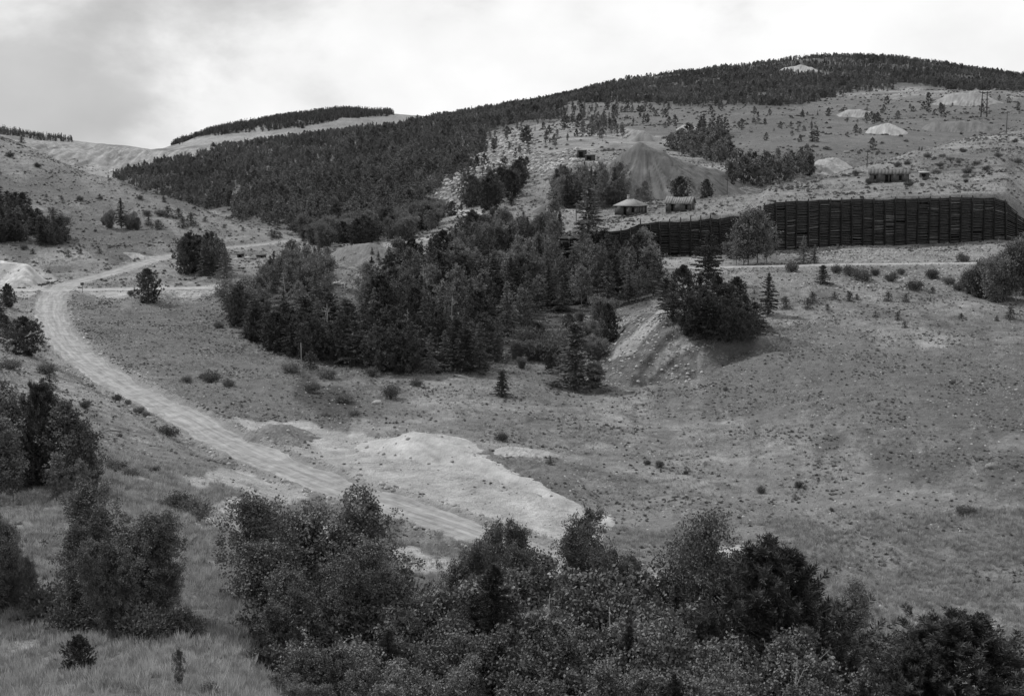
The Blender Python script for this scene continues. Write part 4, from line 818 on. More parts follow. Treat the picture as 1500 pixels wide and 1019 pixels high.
for i, (px, t, d) in enumerate(((425, 900, 60), (450, 880, 62), (500, 860, 64), (560, 850, 66), (600, 855, 66), (650, 850, 66), (690, 870, 64), (760, 855, 68), (800, 850, 68), (850, 850, 68), (900, 850, 68), (950, 845, 69), (1000, 855, 68), (1060, 860, 67), (1100, 880, 66), (1200, 890, 66), (1250, 905, 66), (1300, 920, 66), (1330, 950, 62),
                                (430, 950, 54), (500, 930, 56), (560, 920, 57), (620, 915, 58), (680, 930, 56), (750, 925, 57), (810, 920, 57), (870, 915, 58), (930, 915, 58), (990, 920, 57), (1050, 935, 57), (1110, 930, 57), (1170, 940, 57), (1220, 950, 57), (1270, 960, 57), (1320, 980, 56), (600, 980, 50), (700, 985, 50), (800, 985, 50), (900, 985, 50), (1000, 985, 50), (1100, 985, 50), (1200, 990, 50), (1290, 995, 50), (520, 985, 50), (440, 990, 50), (425, 970, 54))):
    k = 'thicket' if i % 3 else 'bigspruce'
    tree_px(k, px, 1040, t, 'leafy bush in the dark foreground thicket' if i % 3 else 'young spruce buried in the dark foreground thicket', gT + (' (spruces)' if i % 3 == 0 else ''), 1.0 if i % 3 else .75, d=d)
for px, t, d, lb in ((905, 880, 62, 'bare white dead tree forked in the middle of the foreground thicket'), (985, 905, 61, 'bare dead branches right of the forked dead tree'), (1080, 955, 53, 'long bare dead branch low in the thicket beneath the big pine'), (795, 862, 65, 'thin bare snag left of the forked dead tree'), (1185, 960, 52, 'pale dead twigs at the bottom right of the thicket')):
    tree_px('snag', px, 1040, t, lb, None, 1.0, d=d)
for px, b, t in ((480, 510, 445), (470, 505, 452)): tree_px('snag', px, b, t, 'bare pale dead tree at the left front of the middle wood', 'dead trees at the front of the middle wood', 1.5)

# ---- groves and single trees beyond the cabins
grove([(812, 296), (822, 284), (905, 284), (915, 300), (880, 308), (820, 304)], 60, (340, 460), ['aspen', 'aspen', 'spruce'], (7, 9.5), 'leafy tree in the grove left of the pyramid heap', 'trees of the grove left of the pyramid heap', 2.4, 14)
grove([(850, 196), (870, 180), (925, 195), (935, 205), (880, 208)], 26, (480, 900), ['faspen'], (6, 8), 'small leafy tree in the grove above the mine ruin', 'trees of the grove above the mine ruin', 3.4, 15)
grove([(1062, 270), (1075, 255), (1120, 252), (1190, 245), (1195, 258), (1130, 272), (1070, 274)], 46, (380, 640), ['faspen', 'faspen', 'fpine'], (6.5, 9), 'leafy tree in the grove beyond the grassy crest', 'trees of the grove beyond the grassy crest', 3.0, 16)
grove([(978, 222), (1000, 208), (1050, 208), (1070, 222), (1070, 240), (1010, 236)], 60, (520, 760), ['fpine', 'faspen'], (7, 9), 'dark tree in the thick clump right of the pyramid heap', 'trees of the clump right of the pyramid heap', 3.4, 17)
grove([(1018, 196), (1065, 194), (1068, 200), (1020, 204)], 22, (600, 900), ['fspruce'], (7, 11), 'pointed dark spruce in the row above the thick clump', 'spruces in the row above the thick clump', 3.4, 18)
grove([(680, 300), (700, 288), (760, 270), (762, 284), (730, 300), (700, 306)], 26, (380, 620), ['aspen', 'pine', 'spruce'], (6, 9), 'tree on the rim above the open grass pad', 'trees above the open grass pad', 3, 19)
grove([(445, 352), (500, 340), (560, 336), (640, 318), (650, 340), (600, 352), (520, 362), (470, 366)], 80, (325, 480), ['aspen', 'willow', 'pine'], (4.5, 7.5), 'leafy tree on the low slope between the forest and the middle wood', 'trees between the forest and the middle wood', 3, 20)
for px, b, t, k, lb in ((716, 308, 260, 'pine', 'tall rounded pine on the open grass pad left of centre'), (749, 300, 284, 'fatpine', 'small round pine right of the tall one on the grass pad'), (676, 309, 294, 'spruce', 'little spruce by the pale track on the grass pad'), (662, 316, 294, 'pine', 'dark pine at the left end of the grass pad'), (662, 347, 333, 'spruce', 'small spruce below the pale track on the grass pad'),
                        (545, 372, 361, 'spruce', 'small spruce left on the mound above the middle wood'), (554, 381, 367, 'spruce', 'small spruce right on the mound above the middle wood'), (996, 292, 258, 'pine', 'dark tree standing directly behind the gabled cabin'), (1035, 290, 262, 'pine', 'dark tree right behind the gabled cabin'), (946, 300, 262, 'aspen', 'leafy tree behind the hip roofed cabin'), (932, 302, 270, 'aspen', 'leafy tree at the end of the grove above the hip roofed cabin'),
                        (1193, 208, 181, 'fspruce', 'tallest spruce of a tight group on the far open slope'), (1188, 208, 186, 'fspruce', 'left spruce of a tight group on the far open slope'), (1197, 208, 188, 'fspruce', 'right spruce of a tight group on the far open slope'), (1110, 181, 162, 'fspruce', 'pointed conifer on the far slope under the forest edge'), (1104, 181, 168, 'fspruce', 'shorter conifer left of the pointed one under the forest edge'),
                        (1278, 218, 202, 'fpine', 'bushy pine beside rocks on the far slope below the white cone'), (1299, 153, 141, 'fpine', 'round dark tree alone high on the far slope'), (1270, 167, 153, 'fspruce', 'small pointed conifer left of the round dark tree on the far slope'), (1360, 152, 136, 'fpine', 'dark tree left of the broad pale heap'), (1360, 164, 152, 'fpine', 'dark tree just below the one left of the broad pale heap'), (1213, 170, 158, 'fpine', 'round tree at the right foot of the forest')):
    tree_px(k, px, b, t, lb, wide=1.05)
r = rs(44); k_ = 0
for X_, Y_, Z_ in scatter([(835, 152), (1000, 158), (1200, 160), (1500, 140), (1500, 165), (1330, 180), (1200, 225), (1080, 215), (960, 190), (850, 185)], 95, (500, 1300), 7, 45):
    if free(np.array([X_]), np.array([Y_]))[0]: plant(['fpine', 'fspruce', 'fpine'][r.integers(3)], X_, Y_, r.uniform(1.8, 5.5), 'small dark conifer scattered on the far open slope', 'conifers scattered on the far open slope', r.uniform(.9, 1.3), z=Z_)
for X_, Y_, Z_ in scatter([(1070, 290), (1260, 255), (1500, 195), (1500, 285), (1350, 275), (1200, 288)], 70, (330, 520), 3.5, 46):
    plant('shrub', X_, Y_, r.uniform(.5, 1.5), 'low bush on the grassy slope above the timber wall', 'bushes on the grassy slope above the timber wall', r.uniform(.9, 1.5), z=Z_)

# ---- ground cover as uncountable stuff
def tuft(seed, n_=26, h=1., sp=.35, wd=.05):
    r = rs(seed); a = r.random(n_) * 6.28; q = r.random(n_) * sp; b = np.stack([q * np.cos(a), q * np.sin(a), 0 * a], -1); d = np.stack([np.cos(a) * .35, np.sin(a) * .35, 0 * a + 1], -1) + r.normal(0, .15, (n_, 3))
    hh = h * r.uniform(.5, 1.1, n_); m = MB(); m.leaves(b + d * hh[:, None] / 2, d, hh, wd, r); return m.mesh('tuft', M_GRASS)
def sage(seed):
    r = rs(seed); n_ = 90; v = r.normal(size=(n_, 3)); v /= np.linalg.norm(v, axis=1)[:, None]; v[:, 2] = np.abs(v[:, 2]) * .9; m = MB(); m.leaves(v * r.uniform(.3, .95, (n_, 1)) * [.75, .75, .8], v + r.normal(0, .3, v.shape), .42, .16, r); return m.mesh('sage', M_SAGE)
def rock(seed):
    r = rs(seed); k, j = 5, 8; th = np.linspace(.05, np.pi - .05, k); ph = np.arange(j) * 2 * np.pi / j
    V = np.stack([np.sin(th)[:, None] * np.cos(ph), np.sin(th)[:, None] * np.sin(ph), np.cos(th)[:, None] + 0 * ph], -1) * (1 + r.normal(0, .16, (k, j, 1))) * [1, .8, .6]
    i = np.arange(k - 1)[:, None] * j; q = np.arange(j)[None]; Q = np.stack([i + q, i + j + q, i + j + (q + 1) % j, i + (q + 1) % j], -1).reshape(-1, 4); return mesh_np('rock', V.reshape(-1, 3), Q, M_ROCK)
tufts = [tuft(i) for i in range(3)]; sages = [sage(i + 5) for i in range(3)]; rocks = [rock(i) for i in range(4)]
def cover(name, kinds, n_, d0, d1, sr, seed, dens, label, cat, u0=-.48, u1=.48, sink=0.0, margin=0.):
    x, y = spread(int(n_ * 1.2), d0, d1, u0, u1, seed); ok = free(x, y, margin); x, y = x[ok], y[ok]; r = rs(seed + 1); dn = dens(x, y); ok = r.random(len(x)) < dn; x, y = x[ok], y[ok]; z = Hz(x, y)
    s = r.uniform(0, 1, len(x)) ** 2 * (sr[1] - sr[0]) + sr[0]; stuff(name, kinds, np.stack([x, y, z - sink * s], -1), s, label, cat)
pale = lambda x, y: smooth(.26, .17, tone_at(x, y)) * (.25 + .75 * smooth(.055, .115, tone_at(x, y)))
cover('grass', tufts, 120000, 40, 132, (.22, .6), 201, lambda x, y: smooth(132, 95, y) * .15 + .85 * smooth(-.5, .35, fbm(x / 5, y / 5, 3, 81)) * pale(x, y), 'tall rough grass on the near slope', 'grass')
cover('grass', tufts, 260000, 95, 310, (.12, .42), 202, lambda x, y: smooth(95, 125, y) * smooth(310, 250, y) * (.05 + .8 * smooth(-.45, .55, fbm(x / 9, y / 9, 4, 82))) * pale(x, y), 'short dry grass on the valley floor and meadow', 'grass')
cover('ground_cover', sages, 150000, 60, 300, (.06, .34), 203, lambda x, y: (.10 + .6 * smooth(-.1, .7, fbm(x / 11, y / 11, 4, 83))) * smooth(.3, .2, tone_at(x, y)), 'low sage and weeds over the meadow', 'ground cover')
cover('grass', tufts, 150000, 270, 620, (.25, .7), 211, lambda x, y: smooth(270, 320, y) * (.1 + .8 * smooth(-.4, .5, fbm(x / 12, y / 12, 4, 88))) * pale(x, y), 'rough grass over the open hillsides', 'grass')
cover('ground_cover', sages, 150000, 290, 620, (.12, .75), 204, lambda x, y: .07 + .6 * smooth(0, .8, fbm(x / 16, y / 16, 4, 84)), 'low scrub over the hillsides', 'ground cover')
cover('ground_cover', sages, 90000, 600, 1300, (.4, 1.7), 205, lambda x, y: (.03 + .5 * smooth(.05, .8, fbm(x / 30, y / 30, 4, 85))), 'low scrub dotted over the far open slope', 'ground cover')
cover('rubble', rocks, 90000, 100, 300, (.04, .22), 206, lambda x, y: .12 + .85 * smooth(.15, .9, fbm(x / 8, y / 8, 3, 86)), 'loose stones over the meadow and banks', 'rubble', sink=.2)
# stones on bare banks, tailings and along the road shoulders
x, y = spread(160000, 100, 340, -.4, .4, 207); rd = bil(GU, GV, RD1, x / y, np.log(y)); hd = bil(GU, GV, (heap_id >= 0).astype(float), x / y, np.log(y)); r = rs(208)
a, b = to_px(x, y, Hz(x, y)); zone = inpoly(a, b, [(860, 470), (985, 455), (1020, 500), (990, 560), (860, 570)]) * .7 + inpoly(a, b, [(340, 365), (480, 370), (520, 440), (500, 450), (420, 395), (345, 400)]) * .5 + inpoly(a, b, [(1195, 362), (1500, 362), (1500, 425), (1140, 425)]) * .35 + inpoly(a, b, [(200, 427), (350, 425), (350, 450), (220, 440)]) * .4 + inpoly(a, b, [(1000, 480), (1110, 490), (1000, 565), (960, 560)]) * .4
ok = ((rd > 3.0) & (rd < 4.6) & (r.random(len(x)) < .6)) | ((hd > .5) & (r.random(len(x)) < .10)) | (r.random(len(x)) < zone)
x, y = x[ok], y[ok]; stuff('rubble', rocks, np.stack([x, y, Hz(x, y)], -1), .06 + .3 * r.random(len(x)) ** 3, 'loose stones on bare banks, tailings and road shoulders', 'rubble')
x, y = spread(60000, 380, 1000, -.2, .2, 209); rm = bil(GU, GV, rockm.astype(float), x / y, np.log(y)); ok = (rm > .4) & (rs(1).random(len(x)) < .7); x, y = x[ok], y[ok]
stuff('rubble', rocks, np.stack([x, y, Hz(x, y)], -1), .3 + 1.3 * rs(2).random(len(x)) ** 3, 'angular rocks on the gulch side', 'rubble')
# where a kind passes 300, the smallest in view join one mass
def thin_out():
    by = {}
    for o in list(COL.objects):
        if o.parent is None and o.get('group') and o.type == 'EMPTY': by.setdefault(o.name.split('.')[0], []).append(o)
    for nm, os_ in by.items():
        tot = sum(1 for o in COL.objects if o.parent is None and o.name.split('.')[0] == nm)
        if tot <= 298: continue
        kid = {}
        for o in COL.objects:
            if o.parent: kid.setdefault(o.parent.name, []).append(o)
        os_.sort(key=lambda o: o['px_h']); ex = os_[:tot - 298]; P_, S_ = [], []
        for o in ex:
            P_.append(tuple(o.location)); S_.append(o['hh']); [bpy.data.objects.remove(c_) for c_ in kid.get(o.name, [])]; bpy.data.objects.remove(o)
        stuff('far_' + nm.split('_')[0] + '_trees', joined({'aspen_tree': 'faspen', 'pine_tree': 'fpine', 'spruce_tree': 'fspruce'}[nm]), np.array(P_), np.array(S_), 'smallest ' + nm.split('_')[0] + ' trees scattered through the distant groves and forest edge', 'trees')
thin_out()
# members of small clumps are told apart by their order
ORD = ['leftmost', 'second from left', 'third from left', 'fourth from left', 'fifth from left', 'sixth from left', 'seventh from left', 'eighth from left', 'ninth from left', 'tenth from left', 'eleventh from left', 'twelfth from left', 'thirteenth from left', 'fourteenth from left', 'fifteenth from left', 'sixteenth from left', 'seventeenth from left', 'eighteenth from left']
by = {}
for o in COL.objects:
    if o.parent is None and o.get('group'): by.setdefault((o['group'], o['label']), []).append(o)
for (g_, lb), os_ in by.items():
    if 1 < len(os_) <= 18:
        os_.sort(key=lambda o: o.location[0] / o.location[1])
        for i, o in enumerate(os_): o['label'] = ' '.join(lb.split()[:12]) + ', ' + (ORD[i] if i < len(os_) - 1 else 'rightmost')
for o in COL.objects:
    for k in ('px_h', 'hh'):
        if k in o: del o[k]

# ------------------------------------------------------------------ built things
M_POST = mat('dark_posts', .012, var=.2); M_LOG = mat('dark_logs', .042, var=.35, scale=1.2, objvar=.2); M_WOOD = mat('grey_weathered_boards', .085, var=.35, scale=4, bump=.02); M_SHIN = mat('grey_shingles', .26, var=.22, scale=3, bump=.05)
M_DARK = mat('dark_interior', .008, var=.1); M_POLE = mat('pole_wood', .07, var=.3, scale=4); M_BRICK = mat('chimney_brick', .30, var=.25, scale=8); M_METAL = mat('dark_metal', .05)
M_LOGP = mat('pale_logs', .13, var=.4, scale=2)
def ground(x, y): return float(Hz(x, y))
def root(name, loc, label, cat, rz=0, group=None):
    o = bpy.data.objects.new(name, None); COL.objects.link(o); o.location = loc; o.rotation_euler = (0, 0, rz); o['label'] = label; o['category'] = cat
    if group: o['group'] = group
    return o
def wall_point(px, pb=None, pt=None):
    u = float(slope_u(px, 350)[0]); d = float(wall_d(u)) - .3; zb = ground(u * d, d); zt = float(np.interp(u, wu, wst)) * (d + 1.0)
    return u, d, zb, zt
def crib_wall(name, x0, x1, stepx, seed, label, post_over, jag):
    r = rs(seed); n_ = int((x1 - x0) / stepx); pxs = x0 + (x1 - x0) * np.arange(n_ + 1) / n_ + r.normal(0, stepx * .07, n_ + 1); P0 = []
    for p in pxs:
        u, d, zb, zt = wall_point(p); P0.append((u * d, d, zb, zt))
    P0 = np.array(P0); t = root(name, (P0[n_ // 2, 0], P0[n_ // 2, 1], P0[n_ // 2, 2]), label, 'timber wall'); o_ = np.array(t.location)
    dark, pl = MB(), MB(); back = MB()
    zmax = P0[:, 3] + r.uniform(-jag, jag, n_ + 1)
    lean = lambda z, zb, zt: .9 * (z - zb) / max(zt - zb, 1)
    for i in range(n_):
        a, b = P0[i], P0[i + 1]; tz = min(zmax[i], zmax[i + 1]) if r.random() < .7 else (zmax[i] + zmax[i + 1]) / 2
        k = int((tz - min(a[2], b[2]) + .4) / .34); patchy = r.random() < .35; off = r.uniform(-.08, .08)
        for j in range(k):
            if r.random() < .012: continue
            za = a[2] - .3 + (zmax[i] - a[2] + .3) * (j + .5) / k; zb_ = b[2] - .3 + (zmax[i + 1] - b[2] + .3) * (j + .5) / k
            da = lean(za, a[2], a[3]); db = lean(zb_, b[2], b[3]); e1, e2 = r.normal(0, .05, 2)
            p = np.array([[a[0] - .25, a[1] + da + off, za + e1], [(a[0] + b[0]) / 2, (a[1] + b[1] + da + db) / 2 + r.normal(0, .05), (za + zb_) / 2 + (e1 + e2) / 2 - abs(r.normal(0, .03))], [b[0] + .25, b[1] + db + off, zb_ + e2]]) - o_
            (pl if (r.random() < (.16 if patchy else .02)) else dark).tube(p, r.uniform(.10, .145), 6)
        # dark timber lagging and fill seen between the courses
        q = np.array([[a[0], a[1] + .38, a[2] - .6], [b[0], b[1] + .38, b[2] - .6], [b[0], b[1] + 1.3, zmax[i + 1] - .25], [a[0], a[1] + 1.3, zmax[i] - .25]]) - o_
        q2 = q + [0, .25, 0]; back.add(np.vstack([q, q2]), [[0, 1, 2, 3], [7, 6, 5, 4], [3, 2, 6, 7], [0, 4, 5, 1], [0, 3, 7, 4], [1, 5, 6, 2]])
    link('log_courses', dark.mesh('log_courses', M_LOG), t)
    if pl.n: link('pale_logs', pl.mesh('pale_logs', M_LOGP), t)['label'] = 'bleached pale logs among the dark courses'
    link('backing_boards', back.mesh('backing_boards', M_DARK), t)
    for i in range(n_ + 1):
        a = P0[i]; zt = zmax[i] + (r.uniform(.15, post_over) if r.random() < .75 else -.2); l = lean(zt, a[2], a[3]); jx = r.normal(0, .12)
        m = MB(); m.tube([[0, 0, -.6], [jx * .5, l * .5, (zt - a[2]) / 2], [jx, l, zt - a[2]]], [.17, .16, .13], 6)
        o = link('post', m.mesh('post', M_POST), t); o.location = np.array([a[0], a[1] - .30, a[2]]) - o_
    return t
crib_wall('timber_wall', 1119, 1600, 15.8, 1, 'tall dark log crib wall stretching along the upper road to the right edge', .45, .12)
crib_wall('timber_wall', 806, 1114, 14.2, 2, 'lower weathered log crib wall stepping down left below the two cabins', .9, .45)

# ---- cabins
def panel(mb, p0, ux, w_, h_, holes, th=.12):
    """wall panel from p0 along unit vector ux, with rectangular holes (x0,x1,z0,z1)"""
    ux = np.array(ux, float); nrm = np.array([ux[1], -ux[0], 0.]); xs = sorted({0, w_, *[v for h in holes for v in h[:2]]})
    def blk(xa, xb, za, zb):
        V = [np.array(p0) + ux * x - nrm * t + np.array([0, 0, z]) for z in (za, zb) for t in (0, th) for x in (xa, xb)]
        mb.add(V, [[0, 2, 3, 1], [4, 5, 7, 6], [0, 1, 5, 4], [2, 6, 7, 3], [0, 4, 6, 2], [1, 3, 7, 5]])
    for xa, xb in zip(xs[:-1], xs[1:]):
        hs = [h for h in holes if h[0] <= xa + 1e-6 and h[1] >= xb - 1e-6]
        if not hs: blk(xa, xb, 0, h_)
        else:
            h = hs[0]
            if h[2] > .01: blk(xa, xb, 0, h[2])
            if h[3] < h_: blk(xa, xb, h[3], h_)
def slab(mb, quad, th=.10):
    q = np.array(quad, float); nn = np.cross(q[1] - q[0], q[2] - q[0]); nn /= np.linalg.norm(nn); V = np.vstack([q, q - nn * th]); mb.add(V, [[0, 1, 2, 3], [7, 6, 5, 4], [0, 4, 5, 1], [1, 5, 6, 2], [2, 6, 7, 3], [3, 7, 4, 0]])
def opening(t, name, p0, ux, x0, x1, z0, z1, fr=.07):
    """frame of a window or doorway with dark panes / leaf set back; a part with its own sub-part"""
    ux = np.array(ux, float); nrm = np.array([ux[1], -ux[0], 0.]); m = MB()
    def blk(mb, xa, xb, za, zb, o0, o1):
        V = [np.array(p0) + ux * x + nrm * o + np.array([0, 0, z]) for z in (za, zb) for o in (o1, o0) for x in (xa, xb)]
        mb.add(V, [[0, 2, 3, 1], [4, 5, 7, 6], [0, 1, 5, 4], [2, 6, 7, 3], [0, 4, 6, 2], [1, 3, 7, 5]])
    blk(m, x0 - fr, x0, z0, z1, -.05, .035); blk(m, x1, x1 + fr, z0, z1, -.05, .035); blk(m, x0 - fr, x1 + fr, z1, z1 + fr, -.05, .04)
    if name == 'window': blk(m, x0 - fr, x1 + fr, z0 - fr, z0, -.05, .06)
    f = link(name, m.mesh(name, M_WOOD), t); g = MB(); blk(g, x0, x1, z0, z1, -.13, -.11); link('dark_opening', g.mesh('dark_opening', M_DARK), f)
def base_z(x, y, L_, Wd, rz):
    c, s = math.cos(rz), math.sin(rz); return min(ground(x + c * a - s * b, y + s * a + c * b) for a in (0, L_) for b in (0, Wd))
# cabin 1: hip roof, seen corner-on
def cabin_hip():
    t0 = hit(926, 317); rz = R(-30); S_ = 6.0; H_ = 2.25
    # front corner nearest the camera at pixel 934
    c0 = at(935, t0[1]); cz = c0[2] - .15
    t = root('cabin', (c0[0], c0[1], cz), 'abandoned wooden cabin with pale hipped roof and small chimney above the lower timber wall', 'cabin')
    a1 = R(180 - 27); a2 = R(90 - 27); e1 = np.array([math.cos(a1), math.sin(a1), 0]); e2 = np.array([math.cos(a2), math.sin(a2), 0])
    W1, W2 = 6.0, 5.6
    w = MB(); hl = [(1.0, 1.7, .75, 1.85), (3.0, 3.75, .05, 1.95)]; hl2 = [(.6, 1.1, .7, 1.9), (2.0, 2.6, .7, 1.9), (4.2, 4.9, .05, 1.95)]
    # left face runs from its far-left end to the corner so that its outside faces the camera
    pL = e1 * W1; panel(w, pL, -e1, W1, H_, [(W1 - h[1], W1 - h[0], h[2], h[3]) for h in hl]); panel(w, [0, 0, 0], e2, W2, H_, hl2)
    panel(w, e2 * W2, e1, W1, H_, []); panel(w, e1 * W1 + e2 * W2, -e2, W2, H_, [])
    w.add(np.array([[0, 0, 0], e1 * W1, e1 * W1 + e2 * W2, e2 * W2]) - [0, 0, .5], [[0, 1, 2, 3]]); w.box(0, 0, 0, 0, 0, 0)
    sk = MB(); 
    link('wall', w.mesh('wall', M_WOOD), t)
    for h in hl: opening(t, 'door' if h[2] < .1 else 'window', pL, -e1, W1 - h[1], W1 - h[0], h[2], h[3])
    for h in hl2: opening(t, 'door' if h[2] < .1 else 'window', [0, 0, 0], e2, *h)
    ov = .35; A0 = -(e1 + e2) * ov; B0 = e1 * (W1 + ov) - e2 * ov; C0 = e1 * (W1 + ov) + e2 * (W2 + ov); D0 = e2 * (W2 + ov) - e1 * ov; up = np.array([0, 0, H_ + .02]); cen = (e1 * W1 + e2 * W2) / 2 + [0, 0, H_ + 1.55]; r1 = cen - e1 * .7; r2 = cen + e1 * .7
    rf = MB(); slab(rf, [B0 + up, A0 + up, r1, r2]); slab(rf, [A0 + up, D0 + up, r1 + [0, 0, .001], r1]); slab(rf, [D0 + up, C0 + up, r2, r1]); slab(rf, [C0 + up, B0 + up, r2, r2 + [0, 0, .001]])
    ro = link('roof', rf.mesh('roof', M_SHIN), t); ch = MB(); q = r2 - [0, 0, .2]; ch.box(q[0] - .25, q[0] + .25, q[1] - .25, q[1] + .25, q[2] - .5, q[2] + .95); ch.box(q[0] - .31, q[0] + .31, q[1] - .31, q[1] + .31, q[2] + .95, q[2] + 1.07); link('chimney', ch.mesh('chimney', M_BRICK), ro)
cabin_hip()
def cabin_gable(px_corner, d, face_w, side_w, ang, H_, rise, holes, gholes, label, roofmat, boards=True, collapse=False, stub=0.0, dz=-.1):
    c0 = at(px_corner, d); a1 = R(180 - ang); a2 = R(90 - ang); e1 = np.array([math.cos(a1), math.sin(a1), 0]); e2 = np.array([math.cos(a2), math.sin(a2), 0])
    zz = max(ground(*(c0 + e1 * face_w * k)[:2]) for k in (0, .5)) + dz
    t = root('cabin', (c0[0], c0[1], zz), label, 'cabin'); w = MB(); pL = e1 * face_w
    hf = [(face_w - h[1], face_w - h[0], h[2], h[3]) for h in holes]; panel(w, pL - [0, 0, 0], -e1, face_w, H_, hf); panel(w, [0, 0, 0], e2, side_w, H_, gholes); panel(w, e2 * side_w, e1, face_w, H_, []); panel(w, e1 * face_w + e2 * side_w, -e2, side_w, H_, [])
    for s_ in (0, face_w):   # gables
        o = e1 * s_ + np.array([0, 0, H_]); th = e1 * (.12 if s_ == 0 else -.12); m_ = o + e2 * side_w / 2 + [0, 0, rise]; V = [o, o + e2 * side_w, m_, o + th, o + e2 * side_w + th, m_ + th]
        w.add(V, [[0, 1, 2, 2], [3, 5, 4, 4], [0, 2, 5, 3], [1, 4, 5, 2]])
    w.add(np.array([pL, [0, 0, 0], [0, 0, -1.2], pL - [0, 0, 1.2]]) + [0, .05, 0], [[0, 1, 2, 3]]); w.add(np.array([[0, 0, 0], e2 * side_w, e2 * side_w - [0, 0, 1.2], [0, 0, -1.2]]) + [-.05, 0, 0], [[0, 1, 2, 3]])
    link('wall', w.mesh('wall', M_WOOD), t)
    for h in hf: opening(t, 'door' if h[2] < .1 else 'window', pL, -e1, *h)
    for h in gholes: opening(t, 'door' if h[2] < .1 else 'window', [0, 0, 0], e2, *h)
    ov = .3; rz_ = np.array([0, 0, H_ + .02]); R1 = -e1 * ov + e2 * side_w / 2 + [0, 0, H_ + rise + .06]; R2 = e1 * (face_w + ov) + e2 * side_w / 2 + [0, 0, H_ + rise + .06]; k = ov * rise / (side_w / 2)
    A0 = -e1 * ov - e2 * ov + rz_ - [0, 0, k]; B0 = e1 * (face_w + ov) - e2 * ov + rz_ - [0, 0, k]; C0 = e1 * (face_w + ov) + e2 * (side_w + ov) + rz_ - [0, 0, k]; D0 = -e1 * ov + e2 * (side_w + ov) + rz_ - [0, 0, k]
    for V in (A0, B0, C0, D0, R1, R2): V += [0, 0, .06]
    rf = MB(); r = rs(int(px_corner)); nb = 12
    for i in range(nb):   # uneven sagging strips of shingle
        f0, f1 = i / nb, (i + 1) / nb; sg = lambda f: np.array([0, 0, -.22 * math.sin(math.pi * f) + 0]); e_ = [0, 0, r.normal(0, .02)]
        if collapse and i in (3, 4) : continue
        slab(rf, [B0 + (A0 - B0) * f0 + e_, B0 + (A0 - B0) * f1 + e_, R2 + (R1 - R2) * f1 + sg(f1) + e_, R2 + (R1 - R2) * f0 + sg(f0) + e_], .07)
        slab(rf, [D0 + (C0 - D0) * f0, D0 + (C0 - D0) * f1, R1 + (R2 - R1) * f1 + sg(f1), R1 + (R2 - R1) * f0 + sg(f0)], .07)
    link('roof', rf.mesh('roof', roofmat), t); return t
cabin_gable(1012, hit(1000, 311)[1], 5.9, 3.6, 22, 1.9, 1.35, [(.8, 1.3, .5, 1.5), (4.0, 4.6, .05, 1.6)], [(1.5, 2.1, .3, 1.7)], 'small abandoned cabin with mossy gable roof, right of the hip roofed one', mat('mossy_roof', .17, var=.35, scale=2, bump=.05))
cabin_gable(1330, hit(1303, 269)[1] + 1.0, 9.2, 3.0, 14, 2.1, 1.0, [(1.7, 2.3, .5, 1.6), (4.1, 4.5, .1, 1.7), (4.8, 5.5, .05, 1.7), (7.6, 8.1, .7, 1.6)], [], 'long derelict cabin with sagging roof alone on the slope above the tall timber wall', mat('old_roof', .10, var=.3, scale=2, bump=.05), collapse=False)
def shed(px, py, w_, d_, h_, label, ang=10, d=None, m=None):
    t0 = hit(px, py) if d is None else at(px, d); t = root('shed', (t0[0], t0[1], t0[2] - .2), label, 'shed', R(-ang)); b = MB(); panel(b, [-w_ / 2, 0, 0], [1, 0, 0], w_, h_, [(w_ * .2, w_ * .62, .02, h_ * .8)]); panel(b, [w_ / 2, 0, 0], [0, 1, 0], d_, h_, []); panel(b, [w_ / 2, d_, 0], [-1, 0, 0], w_, h_, []); panel(b, [-w_ / 2, d_, 0], [0, -1, 0], d_, h_, [])
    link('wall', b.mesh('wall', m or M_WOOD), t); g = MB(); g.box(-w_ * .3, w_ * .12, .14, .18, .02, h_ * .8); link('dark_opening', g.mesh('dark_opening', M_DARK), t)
    q = MB(); slab(q, [[-w_ / 2 - .2, -.25, h_ + .1], [w_ / 2 + .2, -.25, h_ + .1], [w_ / 2 + .2, d_ + .2, h_ + .35], [-w_ / 2 - .2, d_ + .2, h_ + .35]], .1); link('roof', q.mesh('roof', M_SHIN if m is None else m), t)
shed(1354, 261, 2.2, 2.0, 1.5, 'tiny collapsed shed with dark doorway right of the long derelict cabin')
shed(852, 231, 3.6, 3, 3.0, 'dark mine building ruin on the rocky brow above the grove, upper half', 8, m=M_POLE)
shed(864, 236, 3.8, 3, 2.4, 'dark mine building ruin stepping down right of the upper half', 8, m=M_POLE)
shed(352, 377, 1.5, 1.2, .9, 'low dark mine opening in the rubble below the upper road, left one', 0, m=M_POLE)
shed(382, 378, 2.2, 1.2, .8, 'low dark mine opening in the rubble below the upper road, right one', 0, m=M_POLE)
# collapsed timber trestle
t0 = hit(440, 388); t = root('timber_trestle', tuple(t0), 'collapsed pile of leaning dark timbers at the edge of the middle wood', 'trestle'); r = rs(5)
for i in range(14):
    m = MB(); x0 = r.uniform(-3, 3); m.tube([[x0, r.uniform(-.6, .6), -.3], [x0 + r.uniform(.6, 2.2), r.uniform(-.6, .6), r.uniform(2.0, 4.2)]], [.12, .10], 6); link('beam', m.mesh('beam', M_POLE), t)
